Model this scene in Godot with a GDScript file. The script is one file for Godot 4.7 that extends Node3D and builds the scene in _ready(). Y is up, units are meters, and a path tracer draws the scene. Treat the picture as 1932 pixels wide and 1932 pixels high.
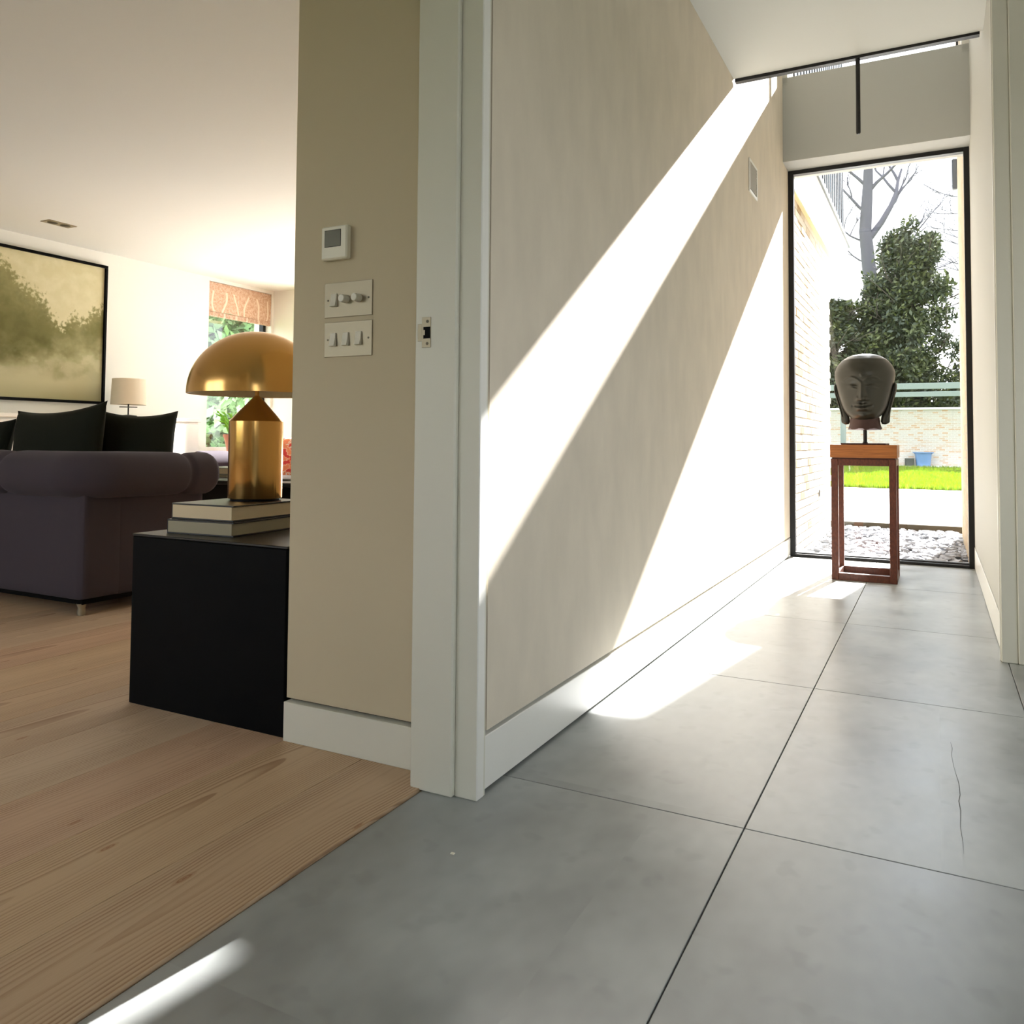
extends Node3D

var M := {}
var taken := {}
var rng := RandomNumberGenerator.new()

const XL := -1.012      # hall left wall face
const XR := 0.237       # hall right wall face
const CEIL := 2.975     # hall ceiling
const LX := -6.4        # living room left wall face
const LZ := -6.65       # living room end wall face
const LC := 2.485       # living room ceiling

# ------------------------------------------------------------------ helpers
func numbered(called: String) -> String:
	var n: int = taken.get(called, 0)
	taken[called] = n + 1
	return called if n == 0 else "%s_%03d" % [called, n]

func mb() -> SurfaceTool:
	var st := SurfaceTool.new()
	st.begin(Mesh.PRIMITIVE_TRIANGLES)
	return st

func done(st: SurfaceTool) -> ArrayMesh:
	st.generate_normals()
	return st.commit()

func tri(st: SurfaceTool, a: Vector3, b: Vector3, c: Vector3, ua := Vector2.ZERO, ub := Vector2.ZERO, uc := Vector2.ZERO) -> void:
	st.set_uv(ua); st.add_vertex(a)
	st.set_uv(ub); st.add_vertex(b)
	st.set_uv(uc); st.add_vertex(c)

# quad a-b-c-d turned so that its front looks along n
func quad(st: SurfaceTool, a: Vector3, b: Vector3, c: Vector3, d: Vector3, n: Vector3, uvs := []) -> void:
	var u: Array = uvs
	if u.is_empty():
		var ax := n.abs().max_axis_index()
		u = []
		for p: Vector3 in [a, b, c, d]:
			u.append(Vector2(p.z, p.y) if ax == 0 else (Vector2(p.x, p.z) if ax == 1 else Vector2(p.x, p.y)))
	if (b - a).cross(c - a).dot(n) + (c - a).cross(d - a).dot(n) > 0.0:
		tri(st, a, c, b, u[0], u[2], u[1]); tri(st, a, d, c, u[0], u[3], u[2])
	else:
		tri(st, a, b, c, u[0], u[1], u[2]); tri(st, a, c, d, u[0], u[2], u[3])

func tri_n(st: SurfaceTool, a: Vector3, b: Vector3, c: Vector3, n: Vector3) -> void:
	if (b - a).cross(c - a).dot(n) > 0.0: tri(st, a, c, b)
	else: tri(st, a, b, c)

# box between two corners, edges chamfered by b
func bx(st: SurfaceTool, p: Vector3, q: Vector3, b := 0.0) -> void:
	st.set_smooth_group(-1)
	var lo := p.min(q)
	var hi := p.max(q)
	var c := (lo + hi) * 0.5
	var h := (hi - lo) * 0.5
	b = minf(b, h[h.min_axis_index()] * 0.45)
	for ax in 3:
		for s: float in [-1.0, 1.0]:
			var u := (ax + 1) % 3
			var v := (ax + 2) % 3
			var pts := []
			for k: Array in [[-1, -1], [1, -1], [1, 1], [-1, 1]]:
				var w := Vector3.ZERO
				w[ax] = s * h[ax]; w[u] = k[0] * (h[u] - b); w[v] = k[1] * (h[v] - b)
				pts.append(c + w)
			var n := Vector3.ZERO
			n[ax] = s
			quad(st, pts[0], pts[1], pts[2], pts[3], n)
	if b <= 0.0: return
	for ax in 3:
		var u := (ax + 1) % 3
		var v := (ax + 2) % 3
		for k: Array in [[-1, -1], [1, -1], [1, 1], [-1, 1]]:
			var pts := []
			for e: Array in [[-1, 0], [1, 0], [1, 1], [-1, 1]]:
				var w := Vector3.ZERO
				w[ax] = e[0] * (h[ax] - b)
				w[u] = k[0] * (h[u] - (b if e[1] == 0 else 0.0))
				w[v] = k[1] * (h[v] - (b if e[1] == 1 else 0.0))
				pts.append(c + w)
			var n := Vector3.ZERO
			n[u] = k[0]; n[v] = k[1]
			quad(st, pts[0], pts[1], pts[2], pts[3], n)
	for sx: float in [-1.0, 1.0]:
		for sy: float in [-1.0, 1.0]:
			for sz: float in [-1.0, 1.0]:
				var s := Vector3(sx, sy, sz)
				var w := []
				for ax in 3:
					var e := Vector3(b, b, b)
					e[ax] = 0.0
					w.append(c + s * (h - e))
				tri_n(st, w[0], w[1], w[2], s)

func box(p: Vector3, q: Vector3, b := 0.0) -> ArrayMesh:
	var st := mb()
	bx(st, p, q, b)
	return done(st)

# profile of (radius, height) turned about a vertical axis through c
func lathe(st: SurfaceTool, prof: Array, c: Vector3, segs := 48) -> void:
	var g := 1
	for i in prof.size() - 1:
		var p: Vector2 = prof[i]
		var q: Vector2 = prof[i + 1]
		if i > 0:
			var o: Vector2 = prof[i - 1]
			if absf((p - o).angle_to(q - p)) > 0.6: g += 1
		st.set_smooth_group(g)
		var n2 := Vector2(q.y - p.y, -(q.x - p.x))
		for s in segs:
			var a0 := TAU * s / segs
			var a1 := TAU * (s + 1) / segs
			var d0 := Vector3(cos(a0), 0, sin(a0))
			var d1 := Vector3(cos(a1), 0, sin(a1))
			var am := (a0 + a1) * 0.5
			var n := Vector3(cos(am) * n2.x, n2.y, sin(am) * n2.x)
			var va := c + d0 * p.x + Vector3(0, p.y, 0)
			var vb := c + d1 * p.x + Vector3(0, p.y, 0)
			var vc := c + d1 * q.x + Vector3(0, q.y, 0)
			var vd := c + d0 * q.x + Vector3(0, q.y, 0)
			var us := [Vector2(a0, p.y), Vector2(a1, p.y), Vector2(a1, q.y), Vector2(a0, q.y)]
			if p.x < 1e-6: 
				if (vc - va).cross(vd - va).dot(n) > 0.0: tri(st, va, vd, vc, us[0], us[3], us[2])
				else: tri(st, va, vc, vd, us[0], us[2], us[3])
			elif q.x < 1e-6:
				if (vb - va).cross(vc - va).dot(n) > 0.0: tri(st, va, vc, vb, us[0], us[2], us[1])
				else: tri(st, va, vb, vc, us[0], us[1], us[2])
			else: quad(st, va, vb, vc, vd, n, us)

# elliptical tube along points; radii: array of Vector2 (across, up) or floats
func tube(st: SurfaceTool, pts: Array, radii: Array, segs := 12, up := Vector3.UP, caps := true, group := 1) -> void:
	var rings := []
	for i in pts.size():
		var a: Vector3 = pts[maxi(i - 1, 0)]
		var b: Vector3 = pts[mini(i + 1, pts.size() - 1)]
		var t := (b - a).normalized()
		var side := t.cross(up)
		if side.length() < 1e-4: side = t.cross(Vector3.RIGHT)
		side = side.normalized()
		var u := side.cross(t).normalized()
		var r = radii[i]
		var r2 := Vector2(r, r) if not r is Vector2 else r as Vector2
		var ring := []
		for s in segs:
			var an := TAU * s / segs
			ring.append((pts[i] as Vector3) + side * cos(an) * r2.x + u * sin(an) * r2.y)
		rings.append(ring)
	st.set_smooth_group(group)
	for i in rings.size() - 1:
		for s in segs:
			var s1 := (s + 1) % segs
			var mid: Vector3 = ((rings[i][s] as Vector3) + rings[i][s1] + rings[i + 1][s] + rings[i + 1][s1]) * 0.25
			var ax: Vector3 = ((pts[i] as Vector3) + pts[i + 1]) * 0.5
			quad(st, rings[i][s], rings[i][s1], rings[i + 1][s1], rings[i + 1][s], mid - ax,
				[Vector2(i, s), Vector2(i, s + 1), Vector2(i + 1, s + 1), Vector2(i + 1, s)])
	if caps:
		st.set_smooth_group(group + 1)
		for e in [0, rings.size() - 1]:
			var inner: Vector3 = pts[1] if e == 0 else pts[pts.size() - 2]
			for s in segs:
				tri_n(st, pts[e], rings[e][s], rings[e][(s + 1) % segs], (pts[e] as Vector3) - inner)

func rod(a: Vector3, b: Vector3, r: float, segs := 12) -> ArrayMesh:
	var st := mb()
	tube(st, [a, b], [r, r], segs, Vector3.UP if absf((b - a).normalized().y) < 0.9 else Vector3.RIGHT)
	return done(st)

# prism: outline in the plane across axis `ax`, from a0 to a1
func prism(st: SurfaceTool, outline: PackedVector2Array, ax: int, a0: float, a1: float) -> void:
	st.set_smooth_group(-1)
	var at := func(p: Vector2, a: float) -> Vector3:
		return Vector3(a, p.x, p.y) if ax == 0 else (Vector3(p.x, a, p.y) if ax == 1 else Vector3(p.x, p.y, a))
	var n := Vector3.ZERO
	n[ax] = signf(a1 - a0)
	var t := Geometry2D.triangulate_polygon(outline)
	for i in range(0, t.size(), 3):
		tri_n(st, at.call(outline[t[i]], a1), at.call(outline[t[i + 1]], a1), at.call(outline[t[i + 2]], a1), n)
		tri_n(st, at.call(outline[t[i]], a0), at.call(outline[t[i + 1]], a0), at.call(outline[t[i + 2]], a0), -n)
	var cw := Geometry2D.is_polygon_clockwise(outline)
	for i in outline.size():
		var p := outline[i]
		var q := outline[(i + 1) % outline.size()]
		var e := q - p
		var o := Vector2(e.y, -e.x) * (-1.0 if cw else 1.0)
		var on: Vector3 = (at.call(o, 0.0) as Vector3)
		quad(st, at.call(p, a0), at.call(q, a0), at.call(q, a1), at.call(p, a1), on)

func obj(called: String, mesh: Mesh, mat: Material, parent: Node3D = null) -> MeshInstance3D:
	var o := MeshInstance3D.new()
	o.mesh = mesh
	o.material_override = mat
	if parent == null:
		o.name = numbered(called)
		add_child(o)
	else:
		o.name = called
		parent.add_child(o, true)
	return o

func tag(o: Node3D, label: String, category: String, group := "") -> Node3D:
	o.set_meta("label", label)
	o.set_meta("category", category)
	if group: o.set_meta("group", group)
	return o

func struct(called: String, mesh: Mesh, mat: Material, parent: Node3D = null) -> MeshInstance3D:
	var o := obj(called, mesh, mat, parent)
	if parent == null: o.set_meta("kind", "structure")
	return o

func thing(called: String, label: String, category: String, at := Vector3.ZERO, turn := 0.0, group := "") -> Node3D:
	var o := Node3D.new()
	o.name = numbered(called)
	add_child(o)
	o.position = at
	o.rotation.y = turn
	tag(o, label, category, group)
	return o

func setting(called: String) -> Node3D:
	var o := Node3D.new()
	o.name = numbered(called)
	add_child(o)
	o.set_meta("kind", "structure")
	return o

func multi(called: String, mesh: Mesh, mat: Material, xs: Array, parent: Node3D, cols: Array = []) -> MultiMeshInstance3D:
	var mm := MultiMesh.new()
	mm.transform_format = MultiMesh.TRANSFORM_3D
	if cols.size(): mm.use_colors = true
	mm.mesh = mesh
	mm.instance_count = xs.size()
	for i in xs.size():
		mm.set_instance_transform(i, xs[i])
		if cols.size(): mm.set_instance_color(i, cols[i])
	var o := MultiMeshInstance3D.new()
	o.multimesh = mm
	o.material_override = mat
	o.name = called
	o.set_meta("kind", "stuff")
	parent.add_child(o, true)
	return o

func mat(c: Color, rough := 0.6, metal := 0.0, spec := 0.5) -> StandardMaterial3D:
	var m := StandardMaterial3D.new()
	m.albedo_color = c
	m.roughness = rough
	m.metallic = metal
	m.metallic_specular = spec
	return m

func c8(r: int, g: int, b: int) -> Color:
	return Color8(r, g, b)

func noise(seed_: int, freq: float, oct := 4) -> FastNoiseLite:
	var n := FastNoiseLite.new()
	n.seed = seed_
	n.noise_type = FastNoiseLite.TYPE_SIMPLEX
	n.frequency = freq
	n.fractal_octaves = oct
	return n

# ------------------------------------------------------------------ textures
func wood_texture() -> ImageTexture:
	# u across a board (0.29 m), v along it (2.9 m); flame grain of Douglas fir
	var w := 384
	var h := 1536
	var im := Image.create(w, h, false, Image.FORMAT_RGB8)
	var n1 := noise(3, 0.9, 3)
	var n2 := noise(5, 1.0, 2)
	var nf := noise(9, 1.0, 2)
	var light := Color8(205, 179, 150)
	var dark := Color8(146, 112, 84)
	for y in h:
		var v := float(y) / h * 2.9
		var drift := n1.get_noise_2d(3.7, v * 0.45) * 0.06
		var wob := n2.get_noise_2d(v * 1.1, 11.0) * 0.004
		for x in w:
			var u := float(x) / w * 0.29
			var cx := u - 0.145 + drift
			# height over the heart of the log makes the flames
			var d := sqrt(cx * cx * 2.2 + pow(0.05 + 0.040 * sin(v * 1.1 + 0.6) + n2.get_noise_2d(u * 5.0, v * 0.6) * 0.014, 2.0)) + wob
			var ring := fposmod(d * 78.0, 1.0)
			var late := smoothstep(0.35, 0.93, ring) * (1.0 - smoothstep(0.95, 1.0, ring))
			var fine := nf.get_noise_2d(u * 900.0, v * 14.0)
			var k := clampf(late * (0.42 + 0.45 * n1.get_noise_2d(u * 11.0 + 5.0, v * 0.35)) + fine * 0.12, 0.0, 1.0)
			im.set_pixel(x, y, light.lerp(dark, k))
	# a few small knots
	for kn: Array in [[90, 420, 9], [250, 900, 7], [150, 1260, 8], [310, 240, 6]]:
		var r: int = kn[2]
		for dy in range(-r * 3, r * 3 + 1):
			for dx in range(-r * 2, r * 2 + 1):
				var q := sqrt(pow(dx / float(r), 2) + pow(dy / float(r) * 0.75, 2))
				if q < 1.6:
					var px: int = clampi(kn[0] + dx, 0, w - 1)
					var py: int = clampi(kn[1] + dy, 0, h - 1)
					var c := im.get_pixel(px, py)
					im.set_pixel(px, py, c.lerp(Color8(150, 103, 70), (1.0 - smoothstep(0.5, 1.6, q)) * (0.55 + 0.3 * sin(q * 11.0))))
	return ImageTexture.create_from_image(im)

func slate_textures() -> Array:
	var s := 640
	var im := Image.create(s, s, false, Image.FORMAT_RGB8)
	var ro := Image.create(s, s, false, Image.FORMAT_RGB8)
	var a := noise(21, 0.005, 3)
	var b := noise(22, 0.02, 2)
	var v := noise(24, 0.011, 3)
	for y in s:
		for x in s:
			var k := a.get_noise_2d(x, y) * 0.7 + b.get_noise_2d(x * 1.6, y) * 0.2
			var c := Color(0.600, 0.615, 0.608) * (1.0 + k * 0.16)
			var smudge := smoothstep(0.42, 0.75, v.get_noise_2d(x * 1.3, y * 1.3))
			im.set_pixel(x, y, c.lerp(c * 0.9, smudge * 0.5))
			var r := clampf(0.33 + k * 0.07, 0.22, 0.5)
			ro.set_pixel(x, y, Color(r, r, r))
	return [ImageTexture.create_from_image(im), ImageTexture.create_from_image(ro)]

func painting_texture() -> ImageTexture:
	var w := 512
	var h := 352
	var im := Image.create(w, h, false, Image.FORMAT_RGB8)
	var n := noise(41, 0.02, 5)
	var e := noise(42, 0.05, 4)
	var sky := Color8(218, 210, 174)
	var tree := Color8(100, 98, 52)
	var keys := [[0.0, 0.29], [0.10, 0.32], [0.22, 0.41], [0.30, 0.38], [0.42, 0.47], [0.52, 0.42], [0.6, 0.3], [0.72, 0.25], [0.84, 0.2], [0.94, 0.1], [1.1, 0.05], [1.35, 0.16], [1.6, 0.3], [1.8, 0.36], [2.1, 0.3]]
	for y in h:
		for x in w:
			var s := (1.0 - float(x) / w) * 1.944     # 1.0 = the 0.9 m that are in view
			var v := float(y) / h
			var t := 0.3
			for i in keys.size() - 1:
				if s >= keys[i][0] and s <= keys[i + 1][0]:
					t = lerpf(keys[i][1], keys[i + 1][1], smoothstep(keys[i][0], keys[i + 1][0], s))
			t += e.get_noise_2d(x * 1.3, y * 1.3) * 0.075
			var k := smoothstep(t - 0.025, t + 0.05, v) * (0.66 + 0.28 * smoothstep(t, 0.52, v))
			k *= 1.0 - 0.85 * smoothstep(0.50, 0.82, v + n.get_noise_2d(x * 0.3, y * 0.3) * 0.16)
			var mist := smoothstep(0.86, 1.0, v) * 0.25 + clampf(0.35 - absf(v - 0.7) * 2.0, 0, 1) * clampf(n.get_noise_2d(x * 0.7 + 300, y) * 1.4 + 0.35 , 0, 0.6)
			var c := sky.lerp(tree, clampf(k + mist * 0.75, 0, 1))
			c = c.lerp(Color8(184, 174, 120), 0.28 * (1.0 - v) * clampf(n.get_noise_2d(x, y) + 0.6, 0, 1))
			im.set_pixel(x, y, c)
	return ImageTexture.create_from_image(im)

func brick_texture(brick: Color, mortar: Color, vary: float, seed_: int) -> ImageTexture:
	# 4 bricks by 12 courses = 0.9 m square
	var s := 384
	var im := Image.create(s, s, false, Image.FORMAT_RGB8)
	var n := noise(seed_, 0.08, 3)
	var r := RandomNumberGenerator.new()
	r.seed = seed_
	var tone := []
	for i in 96: tone.append(r.randf())
	for y in s:
		for x in s:
			var row := y / 32
			var xx := (x + (row % 2) * 48) % s
			var col := xx / 96
			var ex := mini(xx % 96, 95 - xx % 96)
			var ey := mini(y % 32, 31 - y % 32)
			var q: float = tone[row * 4 + col]
			var c := brick.lerp(Color8(176, 128, 84), pow(q, 3.0) * vary) * (0.94 + 0.1 * n.get_noise_2d(x, y))
			if ex < 3 or ey < 3: c = mortar * (0.9 + 0.2 * n.get_noise_2d(x, y))
			im.set_pixel(x, y, c)
	return ImageTexture.create_from_image(im)

func blind_texture() -> ImageTexture:
	# rust toile print: pale tree trunks and leaves
	var w := 320
	var h := 128
	var im := Image.create(w, h, false, Image.FORMAT_RGB8)
	var n := noise(61, 0.06, 4)
	var l := noise(62, 0.16, 2)
	var cream := Color8(233, 214, 196)
	var rust := Color8(176, 122, 92)
	for y in h:
		for x in w:
			var k := smoothstep(0.02, 0.18, absf(l.get_noise_2d(x, y))) * 0.75
			k *= 0.75 + 0.4 * n.get_noise_2d(x + 50, y)
			for t in 6:
				var tx := 22.0 + t * 54.0 + sin(y * 0.05 + t * 2.0) * 6.0 + (y - 64) * 0.18 * (1 if t % 2 == 0 else -1)
				if y > 30: k *= smoothstep(2.0, 6.0, absf(x - tx))
			im.set_pixel(x, y, cream.lerp(rust, clampf(k, 0, 1)))
	return ImageTexture.create_from_image(im)

func coral_texture() -> ImageTexture:
	var s := 192
	var im := Image.create(s, s, false, Image.FORMAT_RGB8)
	var n := noise(71, 0.022, 3)
	for y in s:
		for x in s:
			var q := n.get_noise_2d(x, y)
			var k := smoothstep(0.03, 0.1, absf(q))
			var c := Color8(240, 142, 100).lerp(Color8(250, 240, 232), 1.0 - k)
			c = c.lerp(Color8(214, 62, 62), smoothstep(0.25, 0.4, q))
			im.set_pixel(x, y, c)
	return ImageTexture.create_from_image(im)

func plaster_noise(freq: float, lo: float) -> NoiseTexture2D:
	var t := NoiseTexture2D.new()
	t.width = 512; t.height = 512
	t.seamless = true
	t.noise = noise(81, freq, 4)
	var g := Gradient.new()
	g.set_color(0, Color(lo, lo, lo)); g.set_color(1, Color(1, 1, 1))
	t.color_ramp = g
	return t

# ------------------------------------------------------------------ world
func _ready() -> void:
	rng.seed = 20240611
	_camera_light()
	_materials()
	_hall()
	_doorway()
	_rooflight()
	_living_shell()
	_wall_fittings()
	_pedestal()
	_head()
	_cube_books_lamp()
	_sofa()
	_living_things()
	_outside_near()
	_garden()

func _camera_light() -> void:
	var f := 1537.96
	var cam := Camera3D.new()
	cam.name = "camera"
	cam.projection = Camera3D.PROJECTION_FRUSTUM
	cam.near = 0.05
	cam.far = 300.0
	cam.size = 2.0 * cam.near * 966.0 / f
	cam.frustum_offset = Vector2(0.0, -cam.near * (966.0 - 769.65) / f)
	cam.position = Vector3(0, 0.88, 0)
	cam.rotation = Vector3(0.0399, 0.4794, 0.0077)
	cam.current = true
	add_child(cam)

	var e := Environment.new()
	e.background_mode = Environment.BG_SKY
	var sky := Sky.new()
	var sm := ProceduralSkyMaterial.new()
	sm.sky_top_color = Color(0.92, 0.96, 1.0)
	sm.sky_horizon_color = Color(1.0, 1.0, 1.0)
	sm.ground_horizon_color = Color(0.62, 0.64, 0.58)
	sm.ground_bottom_color = Color(0.45, 0.47, 0.40)
	sm.sky_energy_multiplier = 1.0
	sky.sky_material = sm
	e.sky = sky
	e.background_energy_multiplier = 1.0
	e.tonemap_mode = Environment.TONE_MAPPER_LINEAR
	e.tonemap_exposure = 4.9
	e.sdfgi_enabled = true
	e.ssao_enabled = true
	e.ssil_enabled = true
	var we := WorldEnvironment.new()
	we.name = "world_environment"
	we.environment = e
	add_child(we)

	var sun := DirectionalLight3D.new()
	sun.name = "sun"
	sun.light_color = Color(1.0, 0.99, 0.98)
	sun.light_energy = 3.2
	sun.light_angular_distance = 0.53
	sun.shadow_enabled = true
	add_child(sun)
	sun.look_at_from_position(Vector3.ZERO, -Vector3(0.147, 0.685, -1.0), Vector3.UP)

func _materials() -> void:
	M.wall = mat(c8(234, 223, 205), 0.75, 0.0, 0.3)
	M.wall.albedo_texture = plaster_noise(0.012, 0.955)
	M.wall.uv1_triplanar = true
	M.wall.uv1_world_triplanar = true
	M.wall.uv1_scale = Vector3(0.8, 0.35, 0.8)
	M.wall_stone = mat(c8(206, 193, 165), 0.75, 0.0, 0.3)
	M.wall_white = mat(c8(238, 236, 228), 0.7, 0.0, 0.3)
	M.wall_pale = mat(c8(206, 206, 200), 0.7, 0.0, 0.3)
	M.wall_shade_grey = mat(c8(196, 197, 192), 0.7, 0.0, 0.3)  # white end wall, its shade put into the colour as grey
	M.asphalt = mat(c8(52, 52, 54), 0.9)
	M.clad = mat(c8(150, 165, 182), 0.6)
	M.ceiling = mat(c8(222, 223, 218), 0.8, 0.0, 0.3)
	M.trim = mat(c8(243, 242, 236), 0.4, 0.0, 0.5)
	M.lining = mat(c8(226, 224, 210), 0.45, 0.0, 0.5)
	M.gap_line = mat(c8(96, 98, 96), 0.9)
	M.slat = mat(c8(150, 148, 136), 0.5)
	M.gap = mat(c8(58, 48, 42), 0.9)
	M.black_metal = mat(c8(24, 23, 25), 0.45, 0.2)
	M.grout = mat(c8(112, 114, 112), 0.9)
	var sl := slate_textures()
	M.slate = []
	for i in 3:
		var m := mat(Color(1, 1, 1).darkened(0.03 * i), 1.0, 0.0, 0.65)
		m.albedo_texture = sl[0]
		m.roughness_texture = sl[1]
		m.uv1_triplanar = true
		m.uv1_world_triplanar = true
		m.uv1_scale = Vector3(0.62, 0.62, 0.62)
		m.uv1_offset = Vector3(0.37 * i, 0.1, 0.61 * i)
		M.slate.append(m)
	var wt := wood_texture()
	M.wood = []
	for i in 5:
		var m := mat([Color(1, 1, 1), Color(0.97, 0.95, 0.92), Color(1.0, 0.96, 0.95), Color(0.94, 0.93, 0.92), Color(0.99, 0.97, 0.93)][i], 0.48, 0.0, 0.4)
		m.albedo_texture = wt
		M.wood.append(m)
	M.glass = mat(Color(0.2, 0.22, 0.22, 0.008), 0.02)
	M.glass.transparency = BaseMaterial3D.TRANSPARENCY_ALPHA
	M.steel = mat(c8(158, 148, 126), 0.45, 0.6)
	M.steel_dark = mat(c8(90, 84, 70), 0.5, 0.6)
	M.plastic = mat(c8(236, 232, 214), 0.4)
	M.screen = mat(c8(98, 96, 72), 0.3)
	M.rocker = mat(c8(226, 222, 206), 0.4, 0.0)
	M.black = mat(c8(7, 7, 8), 0.6, 0.0, 0.2)
	M.black_top = mat(c8(12, 13, 12), 0.35, 0.0, 0.5)
	M.gold = mat(c8(214, 168, 100), 0.2, 1.0)
	M.bronze = mat(c8(46, 45, 36), 0.33, 0.3, 0.6)
	M.bronze_red = mat(c8(66, 44, 40), 0.5, 0.3)
	M.rust_iron = mat(c8(62, 30, 26), 0.55, 0.2)
	M.mahogany = mat(c8(98, 46, 24), 0.4, 0.0, 0.5)
	M.honey = mat(c8(178, 108, 46), 0.42, 0.0, 0.5)
	for k: String in ["mahogany", "honey"]:
		var t := NoiseTexture2D.new()
		t.width = 128; t.height = 512
		t.noise = noise(91, 0.05, 3)
		var g := Gradient.new()
		g.set_color(0, Color(0.72, 0.7, 0.68)); g.set_color(1, Color(1, 1, 1))
		t.color_ramp = g
		M[k].albedo_texture = t
		M[k].uv1_triplanar = true
		M[k].uv1_scale = Vector3(9.0, 1.0, 9.0) if k == "mahogany" else Vector3(0.6, 5.0, 0.6)
	M.page = mat(c8(214, 196, 162), 0.8)
	M.page_grey = mat(c8(160, 152, 128), 0.8)
	M.cover = mat(c8(14, 13, 14), 0.4)
	M.cover_grey = mat(c8(120, 118, 108), 0.5)
	M.velvet = mat(c8(68, 62, 68), 0.85, 0.0, 0.2)
	M.velvet.rim_enabled = true
	M.velvet.rim = 0.35
	M.velvet.rim_tint = 0.5
	M.cushion = mat(c8(34, 36, 29), 0.9, 0.0, 0.15)
	M.cushion.rim_enabled = true
	M.cushion.rim = 0.3
	M.cushion.rim_tint = 0.6
	M.coral = mat(Color(1, 1, 1), 0.8)
	M.coral.albedo_texture = coral_texture()
	M.blind = mat(Color(1, 1, 1), 0.85)
	M.blind.albedo_texture = blind_texture()
	M.blind.backlight_enabled = true
	M.blind.backlight = Color(0.5, 0.45, 0.4)
	M.shade = mat(c8(238, 228, 206), 0.85)
	M.shade.backlight_enabled = true
	M.shade.backlight = Color(0.5, 0.45, 0.38)
	M.painting = mat(Color(1, 1, 1), 0.6, 0.0, 0.3)
	M.painting.albedo_texture = painting_texture()
	M.terracotta = mat(c8(206, 136, 110), 0.8)
	M.leaf = mat(c8(120, 170, 40), 0.55)
	M.leaf.backlight_enabled = true
	M.leaf.backlight = Color(0.5, 0.7, 0.1)
	M.brick_paint = []
	for i in 3: M.brick_paint.append(mat([c8(214, 208, 197), c8(200, 188, 168), c8(168, 144, 110)][i], 0.8, 0.0, 0.2))
	M.mortar = mat(c8(178, 170, 156), 0.9)
	M.fin = mat(Color(1, 1, 1), 0.9)
	M.fin.albedo_texture = brick_texture(c8(182, 160, 124), c8(168, 154, 128), 0.6, 7)
	M.fin.uv1_triplanar = true
	M.fin.uv1_world_triplanar = true
	M.fin.uv1_scale = Vector3.ONE / 0.9
	M.garden_brick = mat(Color(1, 1, 1), 0.9)
	M.garden_brick.albedo_texture = brick_texture(c8(180, 174, 164), c8(202, 198, 190), 0.6, 8)
	M.garden_brick.uv1_triplanar = true
	M.garden_brick.uv1_world_triplanar = true
	M.garden_brick.uv1_scale = Vector3.ONE / 0.9
	M.render_white = mat(c8(240, 238, 232), 0.75)
	M.soffit = mat(c8(222, 196, 146), 0.8)
	M.zinc = mat(c8(78, 80, 82), 0.45, 0.5)
	M.baluster = mat(c8(20, 27, 38), 0.5, 0.3)
	M.chip = []
	for i in 3: M.chip.append(mat([c8(150, 152, 158), c8(124, 126, 134), c8(176, 178, 180)][i], 0.7))
	M.soil = mat(c8(92, 92, 96), 0.95)
	M.kerb = mat(c8(58, 50, 34), 0.9)
	M.paving = mat(c8(232, 230, 226), 0.85)
	M.lawn = mat(c8(84, 106, 26), 0.95)
	M.grass = mat(Color(1, 1, 1), 0.7)
	M.grass.vertex_color_use_as_albedo = true
	M.grass.backlight_enabled = true
	M.grass.backlight = Color(0.7, 0.8, 0.2)
	M.bark = mat(c8(82, 80, 88), 0.95)
	M.bark_dark = mat(c8(70, 62, 54), 0.95)
	M.foliage = mat(Color(1, 1, 1), 0.6)
	M.foliage.vertex_color_use_as_albedo = true
	M.foliage.backlight_enabled = true
	M.foliage.backlight = Color(0.3, 0.34, 0.12)
	M.tub = mat(c8(92, 122, 158), 0.5)
	M.trough = mat(c8(58, 60, 52), 0.8)
	M.frame_rail = mat(c8(112, 122, 118), 0.6)

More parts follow.
